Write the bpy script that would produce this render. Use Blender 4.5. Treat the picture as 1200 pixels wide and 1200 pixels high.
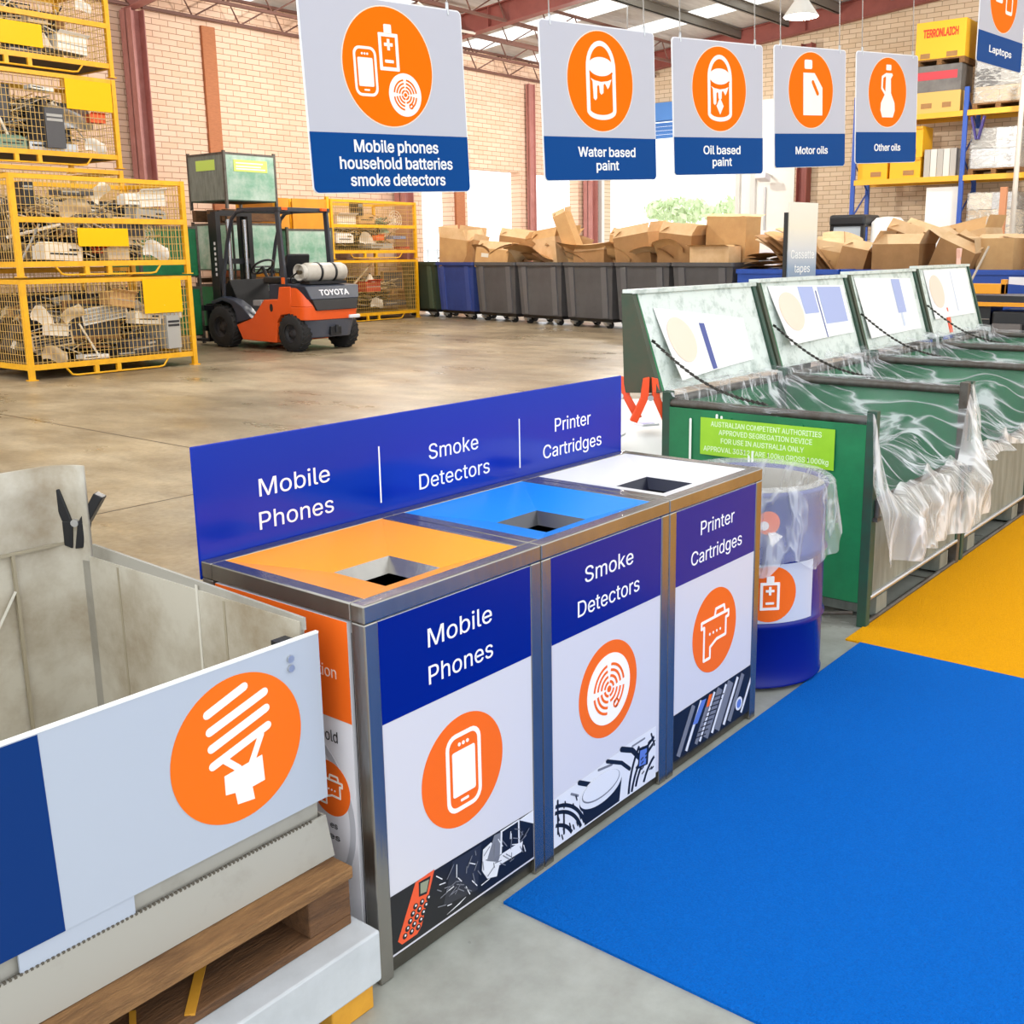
import bpy, bmesh, math, random
from mathutils import Matrix, Vector, Euler
R = math.radians
PI = math.pi
for o in list(bpy.data.objects): bpy.data.objects.remove(o, do_unlink=True)
SC = bpy.context.scene
COL = SC.collection
# ------------------------------------------------------------------ camera, world, sun, exposure
def make_camera():
    f, yaw, pit, rol = 1249.905, 0.66204, 0.21029, -0.00909
    F = Vector((math.cos(yaw)*math.cos(pit), math.sin(yaw)*math.cos(pit), -math.sin(pit)))
    r = Vector((math.sin(yaw), -math.cos(yaw), 0)); u = r.cross(F)
    r2 = r*math.cos(rol) + u*math.sin(rol); u2 = -r*math.sin(rol) + u*math.cos(rol)
    m = Matrix((r2, u2, -F)).transposed().to_4x4()
    m.translation = Vector((-1.1652, -1.3359, 1.3308))
    cd = bpy.data.cameras.new('camera'); co = bpy.data.objects.new('camera', cd); COL.objects.link(co)
    co.matrix_world = m
    cd.sensor_fit = 'HORIZONTAL'; cd.sensor_width = 36; cd.lens = 36*f/1200
    cd.shift_x = (600-654.486)/1200; cd.shift_y = (562.268-600)/1200
    cd.clip_start = .05; cd.clip_end = 300
    SC.camera = co
make_camera()
W = bpy.data.worlds.new('world'); SC.world = W; W.use_nodes = True
bg = W.node_tree.nodes['Background']; bg.inputs[0].default_value = (.93, .97, 1, 1); bg.inputs[1].default_value = 1.75
sd = bpy.data.lights.new('sun', 'SUN'); sd.energy = 2.6; sd.angle = R(3); sd.color = (1, .93, .82)
so = bpy.data.objects.new('sun', sd); COL.objects.link(so)
so.rotation_euler = Vector((-.62, -.30, -.72)).to_track_quat('-Z', 'Y').to_euler()   # the sun stands beyond the roller door
vs = SC.view_settings; vs.view_transform = 'Standard'; vs.look = 'None'; vs.exposure = 0.25; vs.gamma = 1
vs.use_curve_mapping = False

# ------------------------------------------------------------------ materials
def lin(h):
    h = h.lstrip('#'); c = [int(h[i:i+2], 16)/255 for i in (0, 2, 4)]
    return tuple((x/12.92 if x <= .04045 else ((x+.055)/1.055)**2.4) for x in c) + (1,)
MATS = {}
def mat(name, c, rough=.5, metal=0, c2=None, scale=6, mix=.5, bump=0, bscale=40, alpha=1, spec=.5, stretch=None, emit=0, thresh=None):
    if name in MATS: return MATS[name]
    m = bpy.data.materials.new(name); m.use_nodes = True; nt = m.node_tree; N = nt.nodes; L = nt.links
    b = N['Principled BSDF']; b.inputs['Base Color'].default_value = lin(c)
    b.inputs['Roughness'].default_value = rough; b.inputs['Metallic'].default_value = metal
    b.inputs['Specular IOR Level'].default_value = spec
    if alpha < 1: b.inputs['Alpha'].default_value = alpha
    tc = N.new('ShaderNodeTexCoord'); mp = N.new('ShaderNodeMapping'); L.new(tc.outputs['Object'], mp.inputs[0])
    if stretch: mp.inputs['Scale'].default_value = stretch
    if c2:
        n = N.new('ShaderNodeTexNoise'); n.inputs['Scale'].default_value = scale; n.inputs['Detail'].default_value = 6; n.inputs['Roughness'].default_value = .65
        L.new(mp.outputs[0], n.inputs['Vector'])
        r = N.new('ShaderNodeValToRGB'); t = thresh or (.5-.25*mix, .5+.3)
        r.color_ramp.elements[0].position = t[0]; r.color_ramp.elements[1].position = t[1]
        r.color_ramp.elements[0].color = lin(c); r.color_ramp.elements[1].color = lin(c2)
        L.new(n.outputs['Fac'], r.inputs[0]); L.new(r.outputs[0], b.inputs['Base Color'])
    if bump:
        n2 = N.new('ShaderNodeTexNoise'); n2.inputs['Scale'].default_value = bscale; n2.inputs['Detail'].default_value = 4
        L.new(mp.outputs[0], n2.inputs['Vector'])
        bm = N.new('ShaderNodeBump'); bm.inputs['Strength'].default_value = bump; bm.inputs['Distance'].default_value = .01
        L.new(n2.outputs['Fac'], bm.inputs['Height']); L.new(bm.outputs[0], b.inputs['Normal'])
    if emit:
        b.inputs['Emission Color'].default_value = lin(c); b.inputs['Emission Strength'].default_value = emit
    MATS[name] = m
    return m
def brick_mat(name, axis, c1, c2, mort):
    m = bpy.data.materials.new(name); m.use_nodes = True; N = m.node_tree.nodes; L = m.node_tree.links
    b = N['Principled BSDF']; b.inputs['Roughness'].default_value = .85
    tc = N.new('ShaderNodeNewGeometry'); sp = N.new('ShaderNodeSeparateXYZ'); cb = N.new('ShaderNodeCombineXYZ')
    L.new(tc.outputs['Position'], sp.inputs[0]); L.new(sp.outputs[axis], cb.inputs[0]); L.new(sp.outputs[2], cb.inputs[1])
    t = N.new('ShaderNodeTexBrick'); L.new(cb.outputs[0], t.inputs['Vector'])
    t.inputs['Color1'].default_value = lin(c1); t.inputs['Color2'].default_value = lin(c2); t.inputs['Mortar'].default_value = lin(mort)
    t.inputs['Scale'].default_value = 1; t.inputs['Brick Width'].default_value = .32; t.inputs['Row Height'].default_value = .104
    t.inputs['Mortar Size'].default_value = .007; t.inputs['Mortar Smooth'].default_value = .2; t.inputs['Bias'].default_value = -.2
    L.new(t.outputs['Color'], b.inputs['Base Color'])
    bp = N.new('ShaderNodeBump'); bp.inputs['Strength'].default_value = .5; bp.inputs['Distance'].default_value = .01; bp.invert = True
    L.new(t.outputs['Fac'], bp.inputs['Height']); L.new(bp.outputs[0], b.inputs['Normal'])
    return m
def floor_mat():
    m = bpy.data.materials.new('concrete'); m.use_nodes = True; N = m.node_tree.nodes; L = m.node_tree.links
    b = N['Principled BSDF']
    g = N.new('ShaderNodeNewGeometry'); sp = N.new('ShaderNodeSeparateXYZ'); L.new(g.outputs['Position'], sp.inputs[0])
    def noise(sc, det, rgh=.6, stretch=None):
        n = N.new('ShaderNodeTexNoise'); n.inputs['Scale'].default_value = sc; n.inputs['Detail'].default_value = det; n.inputs['Roughness'].default_value = rgh
        if stretch:
            mp = N.new('ShaderNodeMapping'); mp.inputs['Scale'].default_value = stretch; mp.inputs['Rotation'].default_value = (0, 0, R(25)); L.new(g.outputs['Position'], mp.inputs[0]); L.new(mp.outputs[0], n.inputs['Vector'])
        else: L.new(g.outputs['Position'], n.inputs['Vector'])
        return n
    def ramp(n, a, ca, bb, cbb):
        r = N.new('ShaderNodeValToRGB'); r.color_ramp.elements[0].position = a; r.color_ramp.elements[1].position = bb
        r.color_ramp.elements[0].color = lin(ca); r.color_ramp.elements[1].color = lin(cbb); L.new(n, r.inputs[0]); return r
    def mixc(fac, a, bb, kind='MIX'):
        x = N.new('ShaderNodeMix'); x.data_type = 'RGBA'; x.blend_type = kind
        if isinstance(fac, float): x.inputs[0].default_value = fac
        else: L.new(fac, x.inputs[0])
        L.new(a, x.inputs[6]); L.new(bb, x.inputs[7]); return x.outputs[2]
    n1 = noise(.55, 5); r1 = ramp(n1.outputs[0], .38, '#96866d', .66, '#bfae91')
    n2 = noise(2.2, 8, .7, (1, .45, 1)); r2 = ramp(n2.outputs[0], .30, '#7b6853', .62, '#ffffff')
    c = mixc(.6, r1.outputs[0], r2.outputs[0], 'MULTIPLY')
    n3 = noise(28, 4); r3 = ramp(n3.outputs[0], .3, '#d0ccc4', .62, '#ffffff')
    c = mixc(.6, c, r3.outputs[0], 'MULTIPLY')
    # the slab in front of the three bins is greyer, newer concrete: Y below 0.1
    mr = N.new('ShaderNodeMapRange'); mr.inputs['From Min'].default_value = .9; mr.inputs['From Max'].default_value = .0; L.new(sp.outputs[1], mr.inputs['Value'])
    n4 = noise(9, 6); r4 = ramp(n4.outputs[0], .3, '#8f9088', .7, '#a9aca4')
    c = mixc(mr.outputs[0], c, r4.outputs[0])
    def line(axis, off, per):
        s = N.new('ShaderNodeMath'); s.operation = 'SUBTRACT'; L.new(sp.outputs[axis], s.inputs[0]); s.inputs[1].default_value = off
        p = N.new('ShaderNodeMath'); p.operation = 'PINGPONG'; L.new(s.outputs[0], p.inputs[0]); p.inputs[1].default_value = per/2
        q = N.new('ShaderNodeMath'); q.operation = 'LESS_THAN'; L.new(p.outputs[0], q.inputs[0]); q.inputs[1].default_value = .009; return q.outputs[0]
    a1 = line(0, 3.1, 6.2); a2 = line(1, 3.95, 6.1)
    mx = N.new('ShaderNodeMath'); mx.operation = 'MAXIMUM'; L.new(a1, mx.inputs[0]); L.new(a2, mx.inputs[1])
    dk = N.new('ShaderNodeRGB'); dk.outputs[0].default_value = lin('#3c3026')
    c = mixc(mx.outputs[0], c, dk.outputs[0]); L.new(c, b.inputs['Base Color'])
    n5 = noise(1.3, 6, .65, (1, .5, 1)); mr2 = N.new('ShaderNodeMapRange'); mr2.inputs['From Min'].default_value = .3; mr2.inputs['From Max'].default_value = .7
    mr2.inputs['To Min'].default_value = .2; mr2.inputs['To Max'].default_value = .55; L.new(n5.outputs[0], mr2.inputs['Value']); L.new(mr2.outputs[0], b.inputs['Roughness'])
    bp = N.new('ShaderNodeBump'); bp.inputs['Strength'].default_value = .12; bp.inputs['Distance'].default_value = .01; L.new(n3.outputs[0], bp.inputs['Height']); L.new(bp.outputs[0], b.inputs['Normal'])
    return m
def plastic_mat(name, c, lo, hi, rough=.18, scale=9, stretch=(1, .3, .5), width=.05):
    """clear film: nearly invisible, whiter along crease lines and in milky patches"""
    m = bpy.data.materials.new(name); m.use_nodes = True; N = m.node_tree.nodes; L = m.node_tree.links
    b = N['Principled BSDF']; b.inputs['Base Color'].default_value = lin(c); b.inputs['Roughness'].default_value = rough; b.inputs['Specular IOR Level'].default_value = .8
    tc = N.new('ShaderNodeTexCoord')
    def noise(sc, st, rot, det=3):
        mp = N.new('ShaderNodeMapping'); mp.inputs['Scale'].default_value = st; mp.inputs['Rotation'].default_value = rot; L.new(tc.outputs['Object'], mp.inputs[0])
        n = N.new('ShaderNodeTexNoise'); n.inputs['Scale'].default_value = sc; n.inputs['Detail'].default_value = det; n.inputs['Distortion'].default_value = .3; L.new(mp.outputs[0], n.inputs['Vector']); return n.outputs[0]
    def math_(op, a, bb=None, cc=None):
        x = N.new('ShaderNodeMath'); x.operation = op; x.use_clamp = op in ('ADD', 'MULTIPLY')
        for i, v in enumerate((a, bb, cc)):
            if v is None: continue
            if isinstance(v, (int, float)): x.inputs[i].default_value = v
            else: L.new(v, x.inputs[i])
        return x.outputs[0]
    tot = None
    for sc, rot in ((scale, (0, 0, .5)), (scale*1.7, (.3, .2, -.6))):
        n = noise(sc, stretch, rot); d = math_('ABSOLUTE', math_('SUBTRACT', n, .5))
        mr = N.new('ShaderNodeMapRange'); mr.inputs['From Min'].default_value = width; mr.inputs['From Max'].default_value = 0; L.new(d, mr.inputs['Value'])
        v = math_('POWER', mr.outputs[0], 2.5); tot = v if tot is None else math_('ADD', tot, v)
    patch = noise(scale*.35, (1, 1, 1), (0, 0, 0), 4); mr = N.new('ShaderNodeMapRange'); mr.inputs['From Min'].default_value = .45; mr.inputs['From Max'].default_value = .75; L.new(patch, mr.inputs['Value'])
    al = math_('ADD', math_('MULTIPLY_ADD', tot, hi-lo, lo), math_('MULTIPLY', mr.outputs[0], (hi-lo)*.22)); L.new(al, b.inputs['Alpha'])
    bp = N.new('ShaderNodeBump'); bp.inputs['Strength'].default_value = .5; bp.inputs['Distance'].default_value = .02; L.new(tot, bp.inputs['Height']); L.new(bp.outputs[0], b.inputs['Normal'])
    return m
BRL = brick_mat('cream_brick', 0, '#ecccb4', '#e4bfa2', '#b1866c')
BRR = brick_mat('tan_brick', 1, '#d8c3a8', '#cdb495', '#9f886c')
CONC = floor_mat()
LINER = plastic_mat('clear_film', '#f6f8f9', .06, .55, .18, 8, (1.2, .13, .25), .04)
CUFF = plastic_mat('milky_film', '#fbfaf8', .22, .62, .35, 7, (1.2, .3, .25), .07)
FILM = plastic_mat('wrap_film', '#e3e1dc', .16, .7, .15, 4, (.5, .5, 1.6), .06)
DRUMBAG = plastic_mat('bag_film', '#f2f2ef', .22, .6, .25, 12)
WHITE = mat('white_panel', '#e6e4ea', .35); PANEL = mat('panel_grey', '#cfcdd5', .3, spec=.35)
ORANGE = mat('sign_orange', '#f0691f', .4, spec=.1); SIGNOR = mat('hanging_orange', '#f57200', .5, spec=.05)
NAVY = mat('band_blue', '#001a80', .25, spec=.25); BANNER = mat('banner_blue', '#0029a0', .14, spec=.35); SIGNBL = mat('hanging_blue', '#004489', .4, spec=.07)
SIGNGR = mat('hanging_grey', '#bdbdc8', .35, spec=.3); INK = mat('white_ink', '#f7f5f2', .45); CREAM = mat('cream_ink', '#fbf3ea', .45)
STEEL = mat('stainless', '#a7a39c', .27, .95, c2='#8d8984', scale=5, bump=.05, bscale=90, stretch=(1, 1, .2))
STEELD = mat('stainless_side', '#6b675f', .3, .95, c2='#544f48', scale=6)
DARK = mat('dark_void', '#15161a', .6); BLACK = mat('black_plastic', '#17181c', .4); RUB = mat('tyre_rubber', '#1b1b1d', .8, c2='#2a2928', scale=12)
YEL = mat('stillage_yellow', '#f2b211', .45, c2='#d99a0c', scale=9); YPLATE = mat('plate_yellow', '#f3b900', .5, spec=.2)
WIRE = mat('mesh_wire', '#d8b063', .5, .2)
RED = mat('red_oxide', '#8d4a41', .55, c2='#7a3d36', scale=3); REDL = mat('pink_oxide', '#b97f78', .6, c2='#a56a62', scale=4)
FKO = mat('truck_orange', '#e65a1e', .3); FKG = mat('truck_grey', '#474b57', .45); FKD = mat('truck_charcoal', '#2c3344', .4); TANK = mat('tank_grey', '#c9c4bb', .4, c2='#aaa498', scale=6)
GREEN = mat('bin_green', '#14804c', .5, c2='#0e5a38', scale=4, mix=.8, bump=.15, bscale=20)
GREEND = mat('bin_green_dark', '#214f3d', .55, c2='#37332b', scale=7)
GREENP = mat('bin_inner_pale', '#dae2da', .4, c2='#9fada2', scale=16, mix=.2, thresh=(.5, .72))
DIRTY = mat('dirty_zinc', '#8b9188', .6, 0, c2='#5c5f56', scale=7, stretch=(3, 3, .5), mix=.8)
RUST = mat('worn_rim', '#63605a', .5, .5, c2='#46362b', scale=14)
CORF = mat('corflute', '#c3bdae', .5, c2='#978870', scale=5, mix=.2, thresh=(.42, .72))
CORFD = mat('corflute_outer', '#a5a197', .55, c2='#8d887c', scale=6, mix=.3, thresh=(.5, .75))
WOOD = mat('pallet_wood', '#9c7244', .8, c2='#4f3119', scale=9, mix=.9, stretch=(1, 5, 5), bump=.4, bscale=60); WOODD = mat('weathered_wood', '#6f4b2b', .8, c2='#3a2514', scale=9, stretch=(1, 6, 6), bump=.4)
GREYP = mat('grey_paint', '#c3c6c9', .55, c2='#aeb1b3', scale=8); YWOOD = mat('yellow_wood', '#d79a2a', .7, c2='#b27518', scale=8)
BLUEMAT = mat('blue_rubber', '#0070d4', .9, spec=.1, c2='#005ab8', scale=260, mix=.9, bump=.9, bscale=260); YELMAT = mat('yellow_rubber', '#f7ad08', .9, spec=.1, c2='#e39806', scale=220, bump=.9, bscale=220)
CARD = mat('card', '#d0a56f', .8, c2='#bb8e5b', scale=3); CARD2 = mat('card_dark', '#a97e50', .8, c2='#916a40', scale=3); CARD3 = mat('card_pale', '#e0be92', .8, c2='#c79d6a', scale=3); CARDW = mat('card_white', '#e2dccf', .7)
BINGREY = mat('wheelie_grey', '#59585a', .5, c2='#4c4b4d', scale=3); BINBLUE = mat('wheelie_blue', '#34498f', .5, c2='#2a3c7c', scale=3); BINGRN = mat('wheelie_green', '#3a4535', .5)
ZINC = mat('zinc', '#c9cacb', .35, .8); RACKB = mat('rack_blue', '#2b55b0', .45); RACKY = mat('rack_yellow', '#edb12c', .45)
DRUMB = mat('drum_blue', '#08197c', .25, .1, spec=.35); LIME = mat('lime_label', '#9dd22c', .4, c2='#8cc322', scale=8)
CLAMPO = mat('clamp_orange', '#f4511e', .4); TXTG = mat('pale_green_ink', '#dff3c8', .5)
ROOF = mat('roof_foil', '#cfcdca', .5, c2='#a8a5a1', scale=1.2, stretch=(1, 6, 1)); PURL = mat('purlin_grey', '#7d7870', .5, .3)

# outlines of a plain sans-serif alphabet for the lettering: glyph, advance, closed loops
GL = ('0453:227,-7 191,-3 158,7 130,24 105,48 85,77 69,113 57,155 50,202 48,254 50,306 57,353 69,395 85,431 106,461 130,484 159,502 191,512 227,516 262,512 295,502 323,484 348,461 368,431'
' 384,395 396,353 403,306 405,254 403,202 396,155 384,113 368,77 348,48 323,24 295,7 263,-3;227,50 250,52 271,60 290,74 306,92 320,116 330,144 338,176 342,213 344,254 342,295 338,33'
'2 330,365 320,393 306,416 290,435 271,449 250,457 227,460 203,457 182,449 163,435 147,416 134,393 123,365 115,332 111,295 109,254 111,213 115,176 123,144 134,116 147,92 163,74 182,'
'60 203,52|1453:76,0 76,55 391,55 391,0;276,509 276,0 212,0 212,448 209,448 86,358 86,427 198,509|2453:64,0 64,47 234,229 282,282 311,327 316,341 319,356 320,371 319,389 315,405 308'
',419 298,431 287,441 273,449 258,455 241,458 224,460 205,458 188,454 172,447 159,438 148,427 139,413 132,398 128,381 127,362 66,362 68,391 75,418 86,442 102,464 121,482 143,496 168'
',507 196,513 225,516 254,513 281,507 306,497 328,482 346,465 361,445 372,423 379,398 381,372 380,354 377,336 371,318 363,299 351,280 336,259 267,180 153,60 153,57 389,57 389,0|3453'
':218,-7 188,-5 159,1 133,10 108,22 88,38 70,57 57,79 48,104 44,132 109,132 112,115 118,100 126,87 137,76 150,66 165,59 182,54 200,51 219,50 239,51 258,55 275,61 291,69 304,80 315,9'
'3 323,108 328,125 329,145 328,163 323,180 316,196 306,211 292,223 275,234 254,241 229,246 201,248 157,248 157,299 288,448 288,452 70,452 70,509 372,509 372,461 211,278 211,289 247,'
'290 279,286 308,276 333,262 354,244 371,222 383,198 391,173 393,145 390,116 383,90 370,66 354,45 333,27 309,12 281,2 251,-5|A480:16,0 201,509 276,509 463,0 395,0 287,302 239,456 21'
'3,371 191,302 85,0;110,142 110,199 370,199 370,142|C510:267,-7 225,-3 186,7 150,25 119,49 92,79 70,115 53,157 44,203 40,254 44,305 53,352 70,393 92,429 119,459 150,484 186,501 225,'
'512 267,516 293,514 317,511 340,504 362,496 383,485 402,471 419,456 435,438 448,418 459,397 467,373 473,348 408,348 404,365 397,380 389,395 357,428 315,449 267,456 237,453 209,445 '
'184,432 161,414 141,391 125,364 113,332 106,295 103,254 106,213 113,177 125,145 141,117 161,94 184,76 210,63 237,56 267,53 315,60 357,81 389,114 408,160 473,160 467,135 459,112 448'
',91 435,71 420,53 402,38 383,24 363,13 341,5 317,-2 293,-6|D502:60,0 60,509 225,509 273,505 315,495 353,478 385,455 412,426 433,391 449,351 458,306 462,255 458,205 449,159 433,119 '
'411,83 384,54 351,31 312,14 268,3 219,0;125,57 215,57 254,60 288,68 318,81 343,99 363,122 379,149 390,181 397,216 399,255 397,294 390,329 379,361 364,388 344,410 320,428 291,441 25'
'8,449 221,452 125,452|E419:60,0 60,509 372,509 372,452 125,452 125,286 355,286 355,229 125,229 125,57 375,57 375,0|F410:60,0 60,509 369,509 369,452 125,452 125,278 346,278 346,221 '
'125,221 125,0|G520:269,-7 225,-3 185,7 149,25 118,49 91,79 69,116 53,157 43,203 40,254 43,305 53,352 69,393 91,429 117,459 149,484 184,501 223,512 265,516 291,514 316,510 340,504 3'
'63,494 384,483 403,469 421,453 436,436 449,416 460,395 468,373 474,349 408,349 387,393 356,427 315,448 265,456 236,453 209,445 183,432 160,414 141,392 125,364 113,332 106,295 103,2'
'54 106,213 113,177 125,145 141,117 161,95 184,76 210,63 238,56 269,53 296,55 322,61 345,71 365,85 382,102 396,123 407,147 413,173 415,202 434,199 283,199 283,256 478,256 478,200 47'
'5,160 466,124 451,91 431,62 406,38 377,19 344,5 308,-4|H517:60,0 60,509 125,509 125,289 392,289 392,509 457,509 457,0 392,0 392,232 125,232 125,0|I300:31,0 31,57 118,57 118,452 31,'
'452 31,509 269,509 269,452 183,452 183,57 269,57 269,0|L393:60,0 60,509 125,509 125,57 361,57 361,0|M628:60,0 60,509 152,509 277,187 287,159 299,123 314,72 330,121 342,158 352,187 '
'476,509 568,509 568,0 504,0 504,291 504,327 505,369 506,413 508,452 498,409 482,363 467,322 456,291 342,0 286,0 170,291 159,321 145,361 129,408 118,452 120,416 121,372 122,328 122,'
'291 122,0|N523:60,0 60,509 136,509 343,183 363,151 392,99 401,108 399,157 399,195 399,509 463,509 463,0 387,0 202,290 177,331 148,381 118,436 122,384 124,328 125,291 125,0|O533:267'
',-7 225,-3 186,7 150,25 119,49 92,79 70,115 53,157 44,203 40,254 44,305 53,352 70,393 92,429 119,459 150,484 186,501 225,512 267,516 309,512 348,501 384,484 415,459 442,429 464,393'
' 480,352 490,305 493,254 490,203 480,157 464,115 442,79 415,49 384,25 348,7 309,-3;267,53 296,55 324,63 349,76 372,94 392,116 408,144 420,176 428,213 430,254 428,295 420,332 408,36'
'5 392,392 372,415 349,433 324,446 296,453 267,456 237,453 210,445 184,433 161,415 142,392 125,364 113,332 106,295 103,254 106,213 113,176 125,144 142,117 161,94 184,76 210,63 237,5'
'5|P445:60,0 60,509 235,509 272,506 305,499 332,487 356,471 375,452 390,430 400,404 407,377 409,348 407,318 400,291 390,265 375,243 356,223 332,207 305,195 272,188 235,186 125,186 1'
'25,0;125,242 233,242 257,244 279,248 297,256 312,266 324,279 333,294 339,310 343,328 344,348 343,367 339,385 333,402 324,416 312,428 297,439 279,446 257,451 232,452 125,452|R449:60'
',0 60,509 236,509 273,506 305,500 333,489 356,473 376,455 390,433 401,408 407,381 409,352 407,323 401,296 390,271 376,250 356,232 333,217 305,206 273,200 236,198 125,198 125,0;125,'
'255 234,255 258,256 280,260 298,267 313,276 325,287 334,300 340,316 344,333 345,352 344,371 340,389 334,405 325,419 313,430 298,440 279,446 258,451 233,452 125,452;353,0 230,229 30'
'3,229 428,0|S447:224,-9 188,-7 156,-1 128,9 102,23 81,40 64,60 51,83 42,109 38,137 104,137 108,118 114,102 123,88 136,76 150,66 166,59 185,53 204,50 224,49 246,50 267,54 286,60 303'
',69 317,79 329,92 338,106 344,122 346,139 344,154 340,168 332,179 322,189 310,197 296,205 245,222 184,239 145,253 112,269 86,289 67,313 56,341 52,372 54,400 62,425 75,448 92,468 11'
'3,484 138,498 165,508 195,514 227,516 259,514 289,508 316,498 340,484 360,468 377,449 390,427 398,403 401,378 337,378 332,402 320,421 302,437 280,449 254,456 225,459 204,457 185,45'
'4 167,448 152,440 139,430 129,418 121,405 117,391 115,376 117,359 122,345 131,334 142,324 155,315 169,308 212,293 264,279 312,264 359,238 372,226 384,213 395,198 402,180 407,161 40'
'8,139 406,112 399,87 386,64 370,43 349,25 323,11 294,0 261,-7|T449:32,452 32,509 417,509 417,452 257,452 257,0 193,0 193,452|U517:259,-8 220,-6 186,2 154,15 126,33 103,55 85,80 71,'
'108 63,140 60,173 60,509 124,509 124,178 126,155 132,133 141,113 153,95 169,80 187,68 208,59 232,53 259,52 285,53 309,59 331,68 349,80 364,95 377,113 385,133 391,155 393,178 393,50'
'9 457,509 457,173 454,140 446,108 433,80 414,55 391,33 363,15 332,2 297,-6|V480:204,0 16,509 84,509 192,206 241,52 267,138 290,206 395,509 463,509 278,0|W686:155,0 16,509 82,509 16'
'3,196 175,145 193,62 200,94 211,145 224,196 306,509 380,509 462,196 474,145 492,62 499,94 510,145 523,196 603,509 670,509 530,0 455,0 368,323 343,440 335,395 318,323 230,0|Y472:203'
',0 203,208 16,509 91,509 192,344 222,292 250,230 224,230 251,293 280,344 381,509 455,509 268,208 268,0|a389:160,-9 137,-7 115,-3 94,5 76,15 60,29 48,45 38,63 32,84 30,108 32,128 36'
',146 43,161 53,174 64,184 78,193 125,211 178,220 234,227 265,235 271,240 274,246 276,255 276,257 275,272 272,285 267,297 260,307 251,315 240,322 227,327 212,330 196,331 178,330 163'
',327 149,322 118,301 100,274 41,291 51,313 64,331 79,346 95,358 114,368 133,375 153,380 173,383 194,384 239,379 286,360 300,350 312,336 322,320 330,301 335,278 337,251 337,0 277,0 '
'277,52 272,52 252,25 215,1 199,-4 181,-7;170,45 192,47 211,51 228,59 242,68 254,80 263,93 270,108 274,122 276,138 276,190 259,182 231,176 200,171 175,168 134,159 122,153 112,147 10'
'3,139 97,130 93,118 92,105 93,93 96,82 102,72 109,64 119,57 130,52|b424:229,-8 208,-7 189,-3 172,4 138,31 118,59 112,59 112,0 53,0 53,509 114,509 114,319 118,319 137,346 171,373 18'
'8,379 207,383 229,384 259,382 287,374 313,361 335,342 354,320 370,293 381,261 388,227 390,189 388,151 381,116 370,84 355,57 336,34 313,16 288,3 260,-6;220,47 242,49 262,55 279,66 2'
'94,80 306,97 316,117 323,139 327,163 328,189 327,215 323,239 316,261 307,281 295,298 280,311 262,322 243,328 220,330 198,328 178,322 161,312 147,299 134,282 125,263 118,241 114,216'
' 113,189 114,162 118,138 125,115 135,95 147,78 162,65 179,55 198,49|c396:207,-8 174,-5 144,3 117,16 93,35 72,58 56,85 44,116 37,150 34,187 37,225 44,260 56,291 72,318 93,341 117,36'
'0 144,374 174,382 207,384 260,377 305,356 340,322 362,277 303,262 290,289 270,311 242,325 207,330 184,328 163,321 145,310 130,296 118,278 108,258 102,236 98,212 96,187 98,163 102,1'
'39 108,117 118,97 130,80 145,66 163,55 184,49 207,46 243,52 271,66 292,89 304,117 363,102 357,86 350,70 341,56 306,21 261,-1|d424:195,-8 165,-6 137,3 111,16 89,34 70,57 55,84 43,11'
'6 36,151 34,189 36,227 43,261 55,293 70,320 89,342 112,361 137,374 165,382 196,384 218,383 237,379 253,373 287,346 306,319 311,319 311,509 372,509 372,0 313,0 313,59 307,59 287,31 '
'252,4 236,-3 217,-7;205,47 226,49 246,55 263,65 278,78 290,95 299,115 306,138 310,162 312,189 310,216 306,241 300,263 290,282 278,299 263,312 246,322 227,328 205,330 182,328 162,32'
'2 145,311 130,298 118,281 108,261 102,239 98,215 96,189 98,163 102,139 109,117 118,97 130,80 145,66 162,55 182,49|e404:212,-8 177,-5 145,3 117,16 92,35 72,58 56,85 44,116 37,150 34'
',187 36,224 44,258 55,290 71,317 91,340 115,359 142,373 172,382 205,384 226,383 246,380 266,374 285,366 303,355 319,341 334,324 347,305 357,282 365,256 370,227 371,194 371,169 75,1'
'69 75,221 338,221 310,202 308,226 304,248 298,269 288,286 277,301 263,314 246,323 227,328 205,330 183,328 164,323 146,313 131,301 119,286 109,270 102,251 97,231 96,211 96,178 98,15'
'1 102,127 110,106 121,88 135,73 151,61 169,53 190,48 212,46 254,53 285,73 306,105 365,91 358,72 348,55 335,39 320,26 302,14 283,4 261,-3 237,-7|g425:207,-151 180,-149 156,-146 134,'
'-140 114,-132 97,-122 82,-110 70,-97 59,-84 51,-69 101,-41 122,-66 154,-88 169,-93 187,-96 207,-97 236,-95 261,-87 282,-75 298,-58 308,-34 311,-6 311,68 306,68 287,41 252,16 236,10'
' 217,6 195,5 165,7 138,14 113,27 90,43 71,65 55,90 43,120 36,154 34,191 36,229 43,263 55,293 71,320 90,342 112,361 138,374 166,382 196,384 218,383 237,379 253,373 288,346 308,319 3'
'13,319 313,379 372,379 372,-9 370,-40 363,-67 350,-90 334,-109 314,-124 291,-136 265,-144 237,-149;205,59 227,61 246,66 264,75 278,87 290,103 300,121 307,142 311,166 312,193 311,21'
'9 307,242 300,264 291,283 279,299 264,312 247,322 227,328 205,330 182,328 163,322 145,312 130,298 118,282 109,262 102,241 98,218 96,193 98,167 102,144 109,123 118,104 131,88 145,76'
' 163,66 183,61|h410:114,227 114,0 53,0 53,509 114,509 114,287 102,287 116,319 132,344 152,362 175,374 200,382 227,384 252,383 275,377 295,369 313,356 328,340 341,321 350,298 355,27'
'1 357,240 357,0 296,0 296,235 293,263 286,286 273,304 256,318 235,326 210,329 192,328 176,324 161,317 147,308 136,297 126,283 119,266 115,248|i167:53,0 53,379 114,379 114,0;84,443 '
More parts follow.
